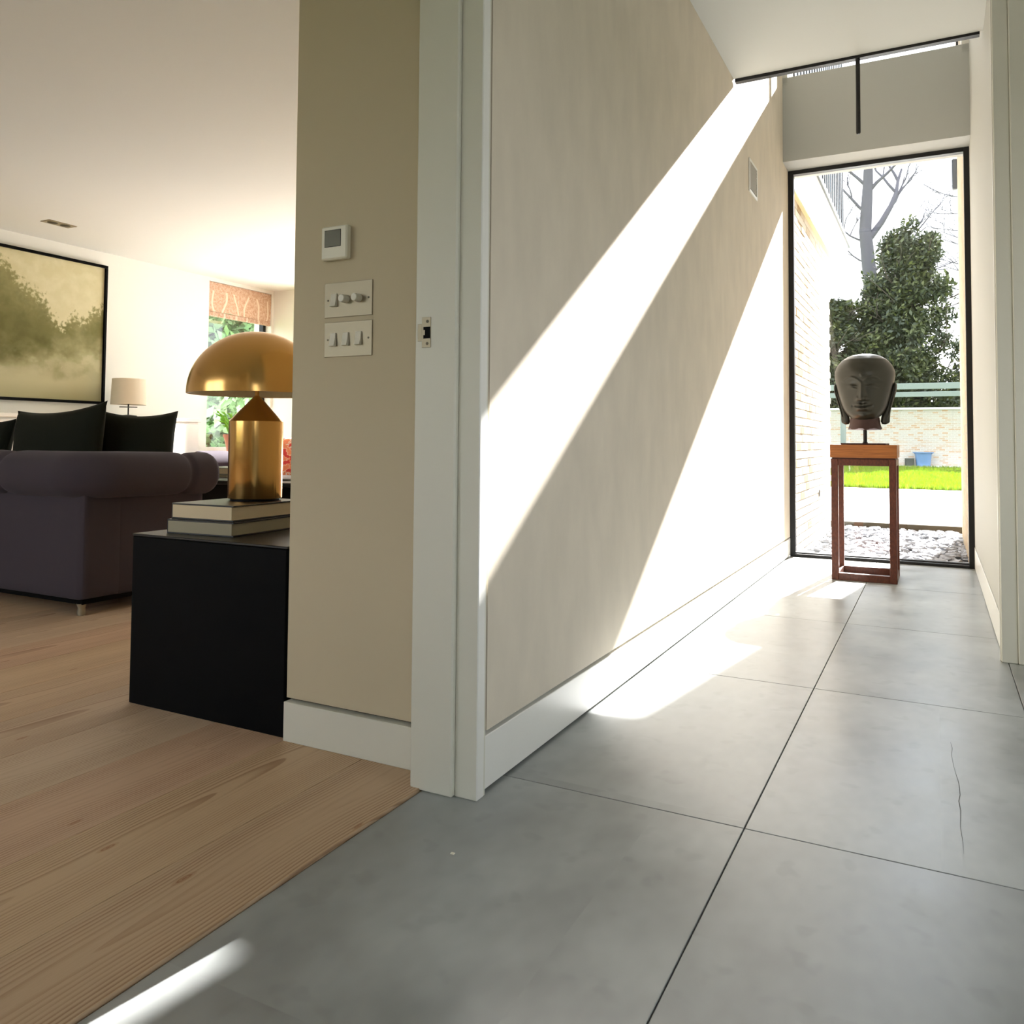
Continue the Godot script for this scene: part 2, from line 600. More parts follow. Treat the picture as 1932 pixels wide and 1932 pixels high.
# ------------------------------------------------------------------ hall
func _hall() -> void:
	# floor: slate tiles on a bed, joints 3 mm
	var fl := setting("floor")
	struct("bed", box(Vector3(-1.16, -0.14, -6.72), Vector3(2.4, -0.006, 2.0)), M.grout, fl)
	var zs := [1.655, 0.46, -0.735, -1.93, -3.129, -4.32, -5.52, -6.715]
	var xs := [-1.157, -0.398, 0.25, 0.9, 1.65, 2.4]
	var k := 0
	for i in zs.size() - 1:
		for j in xs.size() - 1:
			if j >= 2 and zs[i + 1] < -4.4: continue
			var z0: float = zs[i] - 0.0015
			var z1: float = zs[i + 1] + 0.0015
			struct("tile", box(Vector3(xs[j] + 0.0015, -0.02, z0), Vector3(xs[j + 1] - 0.0015, 0.0, z1), 0.001), M.slate[(k * 7 + k / 3) % 3], fl)
			k += 1
	var cr := mb()
	cr.set_smooth_group(-1)
	var cp := [[0.028, -2.77, 0.4], [0.032, -2.716, 1.3], [0.029, -2.655, 1.0], [0.034, -2.551, 0.8], [0.043, -2.447, 1.6], [0.044, -2.369, 1.8], [0.040, -2.326, 2.0], [0.043, -2.269, 1.8], [0.040, -2.175, 1.2], [0.043, -2.093, 1.0], [0.043, -2.035, 0.3]]
	for i in cp.size() - 1:
		var p: Array = cp[i]
		var q: Array = cp[i + 1]
		quad(cr, Vector3(p[0] - p[2] * 0.0005, 0.0004, p[1]), Vector3(p[0] + p[2] * 0.0005, 0.0004, p[1]), Vector3(q[0] + q[2] * 0.0005, 0.0004, q[1]), Vector3(q[0] - q[2] * 0.0005, 0.0004, q[1]), Vector3.UP)
	struct("crack", done(cr), M.gap_line, fl)
	tag(obj("paper_fleck", box(Vector3(-0.927, 0.0, -1.520), Vector3(-0.918, 0.002, -1.513), 0.0005), M.plastic), "tiny white paper fleck lying on the dark slate tile near the doorway", "scrap")
	# left wall: plaster over a recessed gap and a flush skirting
	var wl := setting("wall_left")
	struct("plaster", box(Vector3(-1.16, 0.150, -6.93), Vector3(XL, 4.3, -1.822)), M.wall, wl)
	struct("recess", box(Vector3(-1.16, -0.1, -6.93), Vector3(-1.045, 0.150, -1.79)), M.gap, wl)
	struct("bead_recess", box(Vector3(-1.16, 0.150, -1.822), Vector3(-1.045, 4.3, -1.79)), M.gap, wl)
	struct("baseboard_left", box(Vector3(-1.046, 0.008, -6.66), Vector3(-1.010, 0.139, -1.797), 0.0015), M.trim)
	# right wall
	var wr := setting("wall_right")
	struct("plaster", box(Vector3(XR, 0.160, -6.93), Vector3(0.45, 4.3, -3.915)), M.wall_pale, wr)
	struct("recess", box(Vector3(0.252, -0.1, -6.93), Vector3(0.45, 0.160, -3.915)), M.gap, wr)
	struct("plaster", box(Vector3(XR, -0.1, 1.0), Vector3(0.45, CEIL + 0.2, 2.2)), M.wall_pale, wr)
	struct("baseboard_right", box(Vector3(0.234, 0.005, -6.66), Vector3(0.253, 0.152, -3.917), 0.0015), M.trim)
	# opening in the right wall: stepped lining with a thin architrave edge
	var t := setting("trim_1")
	struct("architrave", box(Vector3(0.222, 0.0, -3.912), Vector3(0.252, CEIL, -3.893), 0.002), M.trim, t)
	struct("lining", box(Vector3(0.226, 0.0, -3.893), Vector3(0.284, CEIL, -3.868), 0.003), M.lining, t)
	struct("lining", box(Vector3(0.284, 0.0, -3.95), Vector3(0.45, CEIL, -3.858), 0.004), M.lining, t)
	# side room beyond that opening
	var ws := setting("wall_side_room")
	for q: Array in [[-4.4, 2.2, -0.1, 0.9], [-4.4, 2.2, 2.4, CEIL + 0.2], [-4.4, -2.5, 0.9, 2.4], [-0.9, 2.2, 0.9, 2.4]]:
		struct("plaster", box(Vector3(2.4, q[2], q[0]), Vector3(2.55, q[3], q[1])), M.wall_white, ws)
	var w6 := setting("added_window_6")  # unseen window, added to brighten the left hall wall
	struct("pane", box(Vector3(2.47, 0.9, -2.5), Vector3(2.474, 2.4, -0.9)), M.glass, w6)
	for q: Array in [[-2.5, -2.45, 0.9, 2.4], [-0.95, -0.9, 0.9, 2.4], [-2.45, -0.95, 0.9, 0.95], [-2.45, -0.95, 2.35, 2.4]]:
		struct("frame", box(Vector3(2.45, q[2], q[0]), Vector3(2.5, q[3], q[1]), 0.002), M.trim, w6)
	struct("wall_side_room_end", box(Vector3(0.45, -0.1, -4.4), Vector3(2.4, CEIL + 0.2, -3.95)), M.wall_white)
	var wsn := setting("wall_side_room_near")
	for q: Array in [[0.45, 2.4, -0.1, 0.8], [0.45, 2.4, 2.4, CEIL + 0.2], [0.45, 0.7, 0.8, 2.4], [2.2, 2.4, 0.8, 2.4]]:
		struct("plaster", box(Vector3(q[0], q[2], 2.0), Vector3(q[1], q[3], 2.2)), M.wall_white, wsn)
	var w7 := setting("added_window_7")  # unseen window, added to light the linings and hall
	struct("pane", box(Vector3(0.7, 0.8, 2.10), Vector3(2.2, 2.4, 2.104)), M.glass, w7)
	for q: Array in [[0.7, 0.75, 0.8, 2.4], [2.15, 2.2, 0.8, 2.4], [0.75, 2.15, 0.8, 0.85], [0.75, 2.15, 2.35, 2.4]]:
		struct("frame", box(Vector3(q[0], q[2], 2.08), Vector3(q[1], q[3], 2.13), 0.002), M.trim, w7)
	# near end of the hall, behind the camera
	struct("wall_near", box(Vector3(-1.16, -0.1, 1.65), Vector3(0.45, CEIL + 0.2, 1.85)), M.wall_white)
	# left wall near part, beyond the doorway
	struct("wall_left_near", box(Vector3(-1.16, -0.1, -0.30), Vector3(XL, CEIL + 0.2, 1.65)), M.wall)
	struct("wall_left_lintel", box(Vector3(-1.16, 2.72, -1.80), Vector3(XL, CEIL + 0.2, -0.30)), M.wall)
	# ceiling up to the edge of the rooflight
	struct("ceiling", box(Vector3(-1.16, CEIL, -4.69), Vector3(2.55, 4.3, 2.2)), M.ceiling)

func _doorway() -> void:
	var t := setting("trim_2")
	struct("lining", box(Vector3(-1.19, 0.0, -1.85), Vector3(-1.066, 2.72, -1.743), 0.004), M.lining, t)
	struct("rebate", box(Vector3(-1.066, 0.0, -1.80), Vector3(-1.003, 2.72, -1.757), 0.002), M.lining, t)
	struct("architrave", box(Vector3(-1.05, 0.0, -1.792), Vector3(-1.002, 2.72, -1.7575), 0.002), M.trim, t)
	struct("head_lining", box(Vector3(-1.19, 2.68, -1.75), Vector3(-0.992, 2.72, -0.30), 0.003), M.lining, t)
	struct("near_lining", box(Vector3(-1.19, 0.0, -0.34), Vector3(-0.992, 2.72, -0.30), 0.003), M.lining, t)

func _rooflight() -> void:
	# end wall over the tall window, its top falling outwards
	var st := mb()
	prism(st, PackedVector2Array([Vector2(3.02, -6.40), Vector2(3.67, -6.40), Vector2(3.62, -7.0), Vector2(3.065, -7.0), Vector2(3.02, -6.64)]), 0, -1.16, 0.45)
	struct("wall_end", done(st), M.wall_shade_grey)
	# tall window: black frame, one pane
	var w := setting("window_1")
	var z0 := -6.64
	var z1 := -6.70
	struct("frame", box(Vector3(-1.012, 0.0, z0), Vector3(-0.972, 3.02, z1), 0.002), M.black_metal, w)
	struct("frame", box(Vector3(0.200, 0.0, z0), Vector3(0.237, 3.02, z1), 0.002), M.black_metal, w)
	struct("frame", box(Vector3(-0.972, 2.988, z0), Vector3(0.200, 3.02, z1), 0.002), M.black_metal, w)
	struct("frame", box(Vector3(-0.972, 0.0, z0), Vector3(0.200, 0.016, z1), 0.002), M.black_metal, w)
	struct("frame", box(Vector3(-0.972, 0.022, z0 - 0.01), Vector3(0.200, 0.034, z1), 0.002), M.black_metal, w)
	struct("pane", box(Vector3(-0.972, 0.034, -6.672), Vector3(0.200, 2.988, -6.676)), M.glass, w)
	# glazed strip over the end wall and glass roof
	var r := setting("window_2")
	for x: float in [-0.93, 0.165]:
		struct("upright", box(Vector3(x - 0.006, 3.66, -6.42), Vector3(x + 0.006, 4.3, -6.45), 0.001), M.black_metal, r)
	struct("side_post", box(Vector3(-1.012, 3.62, -6.40), Vector3(-0.975, 4.3, -6.55)), M.wall_white, r)
	struct("side_post", box(Vector3(0.19, 3.62, -6.40), Vector3(0.237, 4.3, -6.55)), M.wall_white, r)
	struct("pane", box(Vector3(-0.975, 3.67, -6.433), Vector3(0.19, 4.28, -6.437)), M.glass, r)
	struct("ceiling_rooflight", box(Vector3(-1.16, 4.28, -6.6), Vector3(0.45, 4.45, -4.6)), M.ceiling)
	# black rail on the edge of the ceiling
	var b := mb()
	prism(b, PackedVector2Array([Vector2(-1.005, 2.978), Vector2(-1.005, 2.957), Vector2(0.222, 2.962), Vector2(0.222, 3.0)]), 2, -4.692, -4.730)
	tag(obj("ceiling_rail", done(b), M.black_metal), "long thin black metal rail along the ceiling edge before the rooflight", "rail")
	var rd := mb()
	lathe(rd, [Vector2(0, 0.0), Vector2(0.008, 0.002), Vector2(0.0115, 0.008), Vector2(0.0115, 0.42)], Vector3(-0.352, 2.548, -4.712), 16)
	tag(obj("hanging_rod", done(rd), M.black_metal), "short black rod hanging straight down from the black ceiling rail", "rod")

# ------------------------------------------------------------------ living room shell
func _living_shell() -> void:
	var fl := setting("floor_living")
	struct("bed", box(Vector3(LX - 0.1, -0.14, -6.8), Vector3(-1.158, -0.02, 1.2)), M.grout, fl)
	var x := -1.160
	var i := 0
	var edges := [-1.160, -1.402]
	while x > LX - 0.1:
		x = -1.402 - 0.287 * (i + 1)
		edges.append(x)
		i += 1
	for k in edges.size() - 1:
		var x0: float = edges[k]
		var x1: float = edges[k + 1]
		var st := mb()
		st.set_smooth_group(-1)
		var g := 0.0012
		var z0 := -6.75
		var z1 := 1.1
		var voff := rng.randf() * 3.0 if k > 1 else (0.35 if k == 0 else 1.9)
		var us := func(p: Vector3) -> Vector2: return Vector2((p.x - x1) / 0.287, (p.z - z0) / 2.9 + voff)
		var A := Vector3(x1 + g, 0.006, z0)
		var B := Vector3(x0 - (g if k else 0.0), 0.006, z0)
		var C := Vector3(B.x, 0.006, z1)
		var D := Vector3(A.x, 0.006, z1)
		quad(st, A, B, C, D, Vector3.UP, [us.call(A), us.call(B), us.call(C), us.call(D)])
		for e: Array in [[B, C, Vector3.RIGHT], [A, D, Vector3.LEFT]]:
			var p: Vector3 = e[0]
			var q: Vector3 = e[1]
			var dn := Vector3(0, -0.03, 0)
			quad(st, p, q, q + dn, p + dn, e[2], [us.call(p), us.call(q), us.call(q) + Vector2(0.05, 0), us.call(p) + Vector2(0.05, 0)])
		struct("plank", done(st), M.wood[(k * 3 + 1) % 5], fl)
	# return wall with the switches: a solid pier beside the doorway
	var wrt := setting("wall_return")
	struct("plaster", box(Vector3(-1.686, 0.128, -6.8), Vector3(-1.16, LC + 0.1, -1.835)), M.wall_stone, wrt)
	struct("recess", box(Vector3(-1.682, -0.1, -6.8), Vector3(-1.16, 0.128, -1.856)), M.gap, wrt)
	var sk := setting("baseboard_return")
	struct("board", box(Vector3(-1.688, 0.006, -1.857), Vector3(-1.19, 0.118, -1.824), 0.0015), M.lining, sk)
	# left wall with its window, end wall with an unseen window added for light
	var wl := setting("wall_living_left")
	var X0 := LX - 0.25
	struct("plaster", box(Vector3(X0, -0.1, -5.76), Vector3(LX, LC + 0.1, 1.2)), M.wall_white, wl)
	struct("plaster", box(Vector3(X0, -0.1, -6.62), Vector3(LX, 0.74, -5.76)), M.wall_white, wl)
	struct("plaster", box(Vector3(X0, 2.45, -6.62), Vector3(LX, LC + 0.1, -5.76)), M.wall_white, wl)
	struct("plaster", box(Vector3(X0, -0.1, -6.9), Vector3(LX, LC + 0.1, -6.62)), M.wall_white, wl)
	var w3 := setting("window_3")
	struct("frame", box(Vector3(LX - 0.14, 0.74, -6.62), Vector3(LX - 0.08, 2.45, -6.58), 0.002), M.black_metal, w3)
	struct("frame", box(Vector3(LX - 0.14, 0.74, -5.80), Vector3(LX - 0.08, 2.45, -5.76), 0.002), M.trim, w3)
	struct("frame", box(Vector3(LX - 0.14, 0.74, -6.58), Vector3(LX - 0.08, 0.79, -5.80), 0.002), M.trim, w3)
	struct("frame", box(Vector3(LX - 0.14, 2.40, -6.58), Vector3(LX - 0.08, 2.45, -5.80), 0.002), M.trim, w3)
	struct("pane", box(Vector3(LX - 0.112, 0.79, -6.58), Vector3(LX - 0.108, 2.40, -5.80)), M.glass, w3)
	struct("sill", box(Vector3(LX - 0.08, 0.72, -6.62), Vector3(LX + 0.16, 0.75, -5.72), 0.004), M.trim, w3)
	var we := setting("wall_living_end")
	struct("plaster", box(Vector3(X0, -0.1, -6.9), Vector3(-5.85, LC + 0.1, LZ)), M.wall_white, we)
	struct("plaster", box(Vector3(-5.85, 2.35, -6.9), Vector3(-1.9, LC + 0.1, LZ)), M.wall_white, we)
	struct("plaster", box(Vector3(-2.8, -0.1, -6.9), Vector3(-1.16, LC + 0.1, LZ)), M.wall_white, we)
	var w4 := setting("added_window_4")  # unseen, added to raise the living room daylight
	for xx: float in [-5.85, -4.35, -2.85]:
		struct("frame", box(Vector3(xx, 0.0, -6.80), Vector3(xx + 0.05, 2.35, -6.74), 0.002), M.black_metal, w4)
	struct("frame", box(Vector3(-5.80, 2.3, -6.80), Vector3(-2.85, 2.35, -6.74), 0.002), M.black_metal, w4)
	struct("frame", box(Vector3(-5.80, 0.0, -6.80), Vector3(-2.85, 0.05, -6.74), 0.002), M.black_metal, w4)
	for p: Array in [[-5.80, -4.35], [-4.30, -2.85]]:
		struct("pane", box(Vector3(p[0], 0.05, -6.772), Vector3(p[1], 2.3, -6.776)), M.glass, w4)
	# near wall, with an unseen street-side window added for its light
	var wn := setting("wall_living_near")
	struct("plaster", box(Vector3(X0, -0.1, 1.1), Vector3(-1.16, 0.5, 1.35)), M.wall_white, wn)
	struct("plaster", box(Vector3(X0, 2.2, 1.1), Vector3(-1.16, LC + 0.1, 1.35)), M.wall_white, wn)
	struct("plaster", box(Vector3(X0, 0.5, 1.1), Vector3(-5.4, 2.2, 1.35)), M.wall_white, wn)
	struct("plaster", box(Vector3(-2.7, 0.5, 1.1), Vector3(-1.16, 2.2, 1.35)), M.wall_white, wn)
	var w5 := setting("added_window_5")
	struct("pane", box(Vector3(-5.4, 0.5, 1.22), Vector3(-2.7, 2.2, 1.224)), M.glass, w5)
	for q: Array in [[-5.4, -5.35, 0.5, 2.2], [-2.75, -2.7, 0.5, 2.2], [-4.075, -4.025, 0.5, 2.2], [-5.35, -2.75, 0.5, 0.55], [-5.35, -2.75, 2.15, 2.2]]:
		struct("frame", box(Vector3(q[0], q[2], 1.19), Vector3(q[1], q[3], 1.25), 0.002), M.trim, w5)
	struct("ceiling_living", box(Vector3(X0, LC, -6.9), Vector3(-1.16, LC + 0.3, 1.35)), M.ceiling)
	# rectangular downlight, flush in the ceiling
	var d := thing("ceiling_downlight", "small rectangular silver downlight with two lamps set in the living room ceiling", "downlight", Vector3(-5.84, LC, -3.815))
	obj("frame", box(Vector3(-0.055, -0.004, -0.11), Vector3(0.055, 0.0, 0.11), 0.001), M.steel, d)
	for z: float in [-0.05, 0.05]:
		var st := mb()
		lathe(st, [Vector2(0.0, -0.009), Vector2(0.022, -0.010), Vector2(0.036, -0.006), Vector2(0.036, -0.004)], Vector3(0, 0, z), 20)
		obj("lamp_ring", done(st), M.steel_dark, d)

# ------------------------------------------------------------------ things on the walls
func _wall_fittings() -> void:
	var z := -1.835
	# thermostat
	var t := thing("thermostat", "square white thermostat with a dark olive screen above the switch plates", "thermostat", Vector3(-1.519, 1.443, z))
	obj("case", box(Vector3(-0.049, -0.049, 0.0), Vector3(0.044, 0.047, 0.022), 0.004), M.plastic, t)
	obj("screen", box(Vector3(-0.034, -0.012, 0.0215), Vector3(0.022, 0.034, 0.0228)), M.screen, t)
	obj("bezel", box(Vector3(-0.0355, -0.0135, 0.021), Vector3(0.0235, 0.0355, 0.0224)), M.black, t)
	# upper plate: rocker and two dimmer knobs
	var a := thing("switch_plate", "upper brushed steel switch plate with one rocker and two round dimmer knobs", "light switch", Vector3(-1.481, 1.279, z))
	obj("plate", box(Vector3(-0.085, -0.050, 0.0), Vector3(0.085, 0.050, 0.004), 0.0015), M.steel, a)
	obj("rocker", rocker(), M.rocker, a).position = Vector3(-0.049, 0.0, 0.004)
	for x: float in [-0.006, 0.039]:
		var st := mb()
		lathe(st, [Vector2(0.0, 0.024), Vector2(0.0095, 0.024), Vector2(0.011, 0.022), Vector2(0.0118, 0.0), Vector2(0.0118, -0.001)], Vector3.ZERO, 24)
		var k := obj("dimmer_knob", done(st), M.rocker, a)
		k.rotation.x = PI / 2
		k.position = Vector3(x, 0.0, 0.0045)
	for x: float in [-0.072, 0.073]:
		obj("screw", rod(Vector3(x, 0, 0.003), Vector3(x, 0, 0.0048), 0.003, 10), M.steel_dark, a)
	# lower plate: three rockers
	var b := thing("switch_plate", "lower brushed steel switch plate with three rocker switches in a row", "light switch", Vector3(-1.480, 1.165, z))
	obj("plate", box(Vector3(-0.085, -0.050, 0.0), Vector3(0.085, 0.050, 0.004), 0.0015), M.steel, b)
	for x: float in [-0.051, -0.006, 0.040]:
		obj("rocker", rocker(), M.rocker, b).position = Vector3(x, 0.0, 0.004)
	for x: float in [-0.072, 0.073]:
		obj("screw", rod(Vector3(x, 0, 0.003), Vector3(x, 0, 0.0048), 0.003, 10), M.steel_dark, b)
	# strike plate in the door lining
	var s := thing("strike_plate", "small steel latch strike plate with a dark hole in the door lining", "strike plate", Vector3(-1.155, 1.155, -1.743))
	obj("plate", box(Vector3(-0.013, -0.039, 0.0), Vector3(0.014, 0.039, 0.0018), 0.0006), M.steel, s)
	obj("lip", box(Vector3(-0.026, -0.022, -0.004), Vector3(-0.0125, 0.022, 0.0018), 0.0006), M.steel, s)
	obj("latch_hole", box(Vector3(-0.008, -0.016, 0.001), Vector3(0.013, 0.014, 0.0021)), M.black, s)
	obj("tongue", box(Vector3(-0.010, -0.007, 0.0019), Vector3(-0.003, 0.006, 0.003), 0.0005), M.steel, s)
	for y: float in [-0.029, 0.028]:
		obj("screw", rod(Vector3(0.004, y, 0.001), Vector3(0.004, y, 0.0026), 0.004, 10), M.steel_dark, s)
	# air grille on the hall wall
	var v := thing("air_grille", "small upright white framed air grille high on the hall wall", "grille", Vector3(XL, 2.543, -5.228))
	var hz := 0.125
	var hy := 0.105
	obj("frame", box(Vector3(0, hy - 0.018, -hz), Vector3(0.008, hy, hz), 0.002), M.trim, v)
	obj("frame", box(Vector3(0, -hy, -hz), Vector3(0.008, -hy + 0.018, hz), 0.002), M.trim, v)
	obj("frame", box(Vector3(0, -hy + 0.018, -hz), Vector3(0.008, hy - 0.018, -hz + 0.018), 0.002), M.trim, v)
	obj("frame", box(Vector3(0, -hy + 0.018, hz - 0.018), Vector3(0.008, hy - 0.018, hz), 0.002), M.trim, v)
	obj("backing", box(Vector3(0.0, -hy + 0.018, -hz + 0.018), Vector3(0.001, hy - 0.018, hz - 0.018)), M.gap, v)
	for i in 9:
		var y := -0.076 + i * 0.019
		var st := mb()
		prism(st, PackedVector2Array([Vector2(0.001, y), Vector2(0.003, y - 0.001), Vector2(0.008, y + 0.010), Vector2(0.006, y + 0.012)]), 2, -hz + 0.018, hz - 0.018)
		obj("slat", done(st), M.slat, v)

func rocker() -> ArrayMesh:
	var st := mb()
	prism(st, PackedVector2Array([Vector2(0.019, 0.0), Vector2(0.0185, 0.0035), Vector2(0.0, 0.006), Vector2(-0.0185, 0.011), Vector2(-0.0195, 0.0)]), 0, -0.0095, 0.0095)
	return done(st)

# ------------------------------------------------------------------ pedestal and head
func _pedestal() -> void:
	var p := thing("pedestal_stand", "tall open mahogany pedestal stand with a lighter honey top, before the glass", "pedestal", Vector3(-0.414, 0.0, -5.855))
	var hx := 0.192
	var hz := 0.195
	var w := 0.042
	for sx: float in [-1, 1]:
		for sz: float in [-1, 1]:
			obj("leg", box(Vector3(sx * hx, 0.0, sz * hz), Vector3(sx * (hx - w), 0.778, sz * (hz - w)), 0.002), M.mahogany, p)
	for y: Array in [[0.0, 0.045], [0.735, 0.778]]:
		for sz: float in [-1, 1]:
			obj("rail", box(Vector3(-hx + w, y[0], sz * (hz - 0.001)), Vector3(hx - w, y[1], sz * (hz - w + 0.001)), 0.002), M.mahogany, p)
		for sx: float in [-1, 1]:
			obj("rail", box(Vector3(sx * (hx - 0.001), y[0], -hz + w), Vector3(sx * (hx - w + 0.001), y[1], hz - w), 0.002), M.mahogany, p)
	obj("top_gap", box(Vector3(-hx + 0.006, 0.778, -hz + 0.006), Vector3(hx - 0.006, 0.786, hz - 0.006)), M.rust_iron, p)
	obj("top", box(Vector3(-hx - 0.005, 0.786, -hz - 0.005), Vector3(hx + 0.005, 0.870, hz + 0.005), 0.002), M.honey, p)

func g2(x: float, y: float, cx: float, cy: float, sx: float, sy: float) -> float:
	return exp(-pow((x - cx) / sx, 2) - pow((y - cy) / sy, 2))

func _head() -> void:
	# units of the outline below: 1 = 0.334 mm, y counted down from the crown
	var U := 0.000334
	var root := thing("head_sculpture", "dark bronze serene head sculpture with very long earlobes, mounted on the pedestal", "sculpture", Vector3(-0.414, 0.870, -5.865), -0.045)
	var V := 0.000362
	var top := 0.602
	var prof := [[0, 0], [8, 110], [22, 200], [52, 300], [120, 410], [220, 495], [320, 540], [390, 549], [470, 540], [570, 520], [670, 500], [770, 474], [870, 445], [970, 408], [1050, 366], [1120, 314], [1180, 250], [1225, 185], [1258, 110], [1275, 0]]
	var hw := func(y: float) -> float:
		for i in prof.size() - 1:
			if y <= prof[i + 1][0]:
				var t: float = (y - float(prof[i][0])) / float(prof[i + 1][0] - prof[i][0])
				var p0: float = prof[maxi(i - 1, 0)][1]
				var p1: float = prof[i][1]
				var p2: float = prof[i + 1][1]
				var p3: float = prof[mini(i + 2, prof.size() - 1)][1]
				if i < 3 or i > prof.size() - 5: return lerpf(p1, p2, t)
				return maxf(0.0, cubic_interpolate(p1, p2, p0, p3, t))
		return 0.0
	var ny := 150
	var na := 176
	var rows := []
	for i in ny + 1:
		var ti := float(i) / ny
		# more rows near crown and chin
		var y := 637.5 * (1.0 - cos(PI * ti))
		var w: float = hw.call(y)
		var row := []
		for j in na:
			# finer at the front
			var s := float(j) / na
			var a := TAU * s - 0.55 * sin(TAU * s)
			var sa := sin(a)
			var ca := cos(a)
			var x := w * signf(sa) * pow(absf(sa), 0.92)
			var dz := w * 0.98 * (1.0 + 0.06 * smoothstep(500.0, 1100.0, y))
			var z := dz * signf(ca) * pow(absf(ca), 0.86)
			if ca < 0.0: z *= 1.0 - 0.12 * smoothstep(500.0, 1200.0, y)
			z += 40.0 * smoothstep(750.0, 1250.0, y)
			if ca > 0.0 and w > 1.0:
				var yy := y + 130.0    # as counted in the photograph's crop
				var ax := absf(x)
				var f := 0.0
				# nose
				var nt := clampf((yy - 690.0) / 300.0, 0.0, 1.0)
				var nwid := lerpf(34.0, 78.0, nt * nt)
				var nose := exp(-pow(x / nwid, 2)) * lerpf(22.0, 118.0, pow(nt, 1.2))
				nose *= smoothstep(640.0, 700.0, yy) * (1.0 - smoothstep(990.0, 1022.0, yy))
				f += nose
				f += 46.0 * g2(ax, yy, 82.0, 968.0, 34.0, 36.0)
				# brow line and eye sockets
				var by := 690.0 - 100.0 * sin(clampf(ax / 330.0, 0.0, 1.0) * PI * 0.86)
				f += 17.0 * exp(-pow((yy - by) / 20.0, 2)) * (1.0 - smoothstep(290.0, 400.0, ax)) * smoothstep(8.0, 50.0, ax)
				f -= 30.0 * g2(ax, yy, 120.0, 708.0, 75.0, 44.0)
				f -= 18.0 * g2(ax, yy, 250.0, 715.0, 110.0, 45.0)
				# heavy lids, half closed
				f += 34.0 * g2(ax, yy, 185.0, 752.0, 82.0, 34.0)
				var sl := 775.0 - 16.0 * cos(clampf((ax - 185.0) / 130.0, -1.0, 1.0) * PI * 0.5)
				f -= 22.0 * exp(-pow((yy - sl) / 11.0, 2)) * exp(-pow((ax - 190.0) / 110.0, 4))
				# mouth
				var my := 1112.0 - 12.0 * smoothstep(60.0, 165.0, ax) + 7.0 * exp(-pow(ax / 30.0, 2))
				f += 34.0 * exp(-pow((yy - (my - 30.0)) / 28.0, 2)) * exp(-pow(ax / 118.0, 4)) * (1.0 - 0.35 * exp(-pow(ax / 22.0, 2)))
				f += 40.0 * exp(-pow((yy - (my + 36.0)) / 32.0, 2)) * exp(-pow(ax / 98.0, 4))
				f -= 44.0 * exp(-pow((yy - my) / 11.0, 2)) * exp(-pow(ax / 160.0, 6))
				f -= 14.0 * g2(x, yy, 0.0, 1048.0, 24.0, 24.0)
				f -= 16.0 * g2(ax, yy, 175.0, 1105.0, 26.0, 34.0)
				# chin and cheeks
				f += 38.0 * g2(x, yy, 0.0, 1295.0, 130.0, 62.0)
				f -= 14.0 * g2(x, yy, 0.0, 1206.0, 110.0, 22.0)
				f += 12.0 * g2(ax, yy, 290.0, 950.0, 120.0, 120.0)
				# urna
				f += 20.0 * g2(x, yy, 0.0, 545.0, 22.0, 24.0)
				z += f * smoothstep(0.0, 0.3, ca)
			row.append(Vector3(x * U, top - y * V, z * U))
		rows.append(row)
	var st := mb()
	st.set_smooth_group(1)
	for i in ny:
		for j in na:
			var j1 := (j + 1) % na
			var a: Vector3 = rows[i][j]
			var b: Vector3 = rows[i][j1]
			var c: Vector3 = rows[i + 1][j1]
			var d: Vector3 = rows[i + 1][j]
			if i > 0: tri(st, a, b, c)
			if i < ny - 1: tri(st, a, c, d)
	var hm := done(st)
	obj("face", hm, M.bronze, root)
	# ears with long lobes
	for s: float in [-1, 1]:
		var es := mb()
		var pts := []
		var rad := []
		for k: Array in [[552, 545, 14, 36], [548, 562, 30, 60], [538, 620, 42, 84], [515, 710, 48, 86], [486, 800, 50, 72], [448, 900, 52, 56], [416, 1000, 58, 46], [388, 1090, 68, 44], [368, 1180, 80, 42], [362, 1245, 82, 38], [366, 1278, 62, 30], [370, 1292, 14, 12]]:
			pts.append(Vector3(s * k[0] * U, top - k[1] * V, -30.0 * U))
			rad.append(Vector2(k[3] * U, k[2] * U))
		tube(es, pts, rad, 20, Vector3(s, 0, 0))
		var ear := obj("ear", done(es), M.bronze, root)
		var groove := mb()
		tube(groove, [Vector3(s * 556 * U, top - 590 * V, 46 * U), Vector3(s * 545 * U, top - 690 * V, 58 * U), Vector3(s * 516 * U, top - 800 * V, 44 * U), Vector3(s * 480 * U, top - 940 * V, 28 * U), Vector3(s * 420 * U, top - 1150 * V, 18 * U)], [10 * U, 17 * U, 15 * U, 13 * U, 9 * U], 8, Vector3(s, 0, 0))
		obj("ear_rim", done(groove), M.bronze, ear)
	# neck with a broken lower edge
	var nk := mb()
	nk.set_smooth_group(1)
	var nn := 48
	var jag := []
	for j in nn: jag.append(rng.randf_range(-9, 9) + 14.0 * sin(j * 0.9))
	var ring := func(y: float, r: float, j: int, jg: float) -> Vector3:
		var a := TAU * j / nn
		return Vector3(sin(a) * r * U, top - (y + jg) * V, cos(a) * r * 0.92 * U + 20 * U)
	var lv := [[1150, 262, 0], [1225, 276, 0], [1290, 282, 0], [1345, 300, 0], [1378, 312, 1]]
	for i in lv.size() - 1:
		for j in nn:
			var j1 := (j + 1) % nn
			quad(nk, ring.call(lv[i][0], lv[i][1], j, lv[i][2] * jag[j]), ring.call(lv[i][0], lv[i][1], j1, lv[i][2] * jag[j1]),
				ring.call(lv[i + 1][0], lv[i + 1][1], j1, lv[i + 1][2] * jag[j1]), ring.call(lv[i + 1][0], lv[i + 1][1], j, lv[i + 1][2] * jag[j]), Vector3(sin(TAU * (j + 0.5) / nn), 0, cos(TAU * (j + 0.5) / nn)))
	nk.set_smooth_group(2)
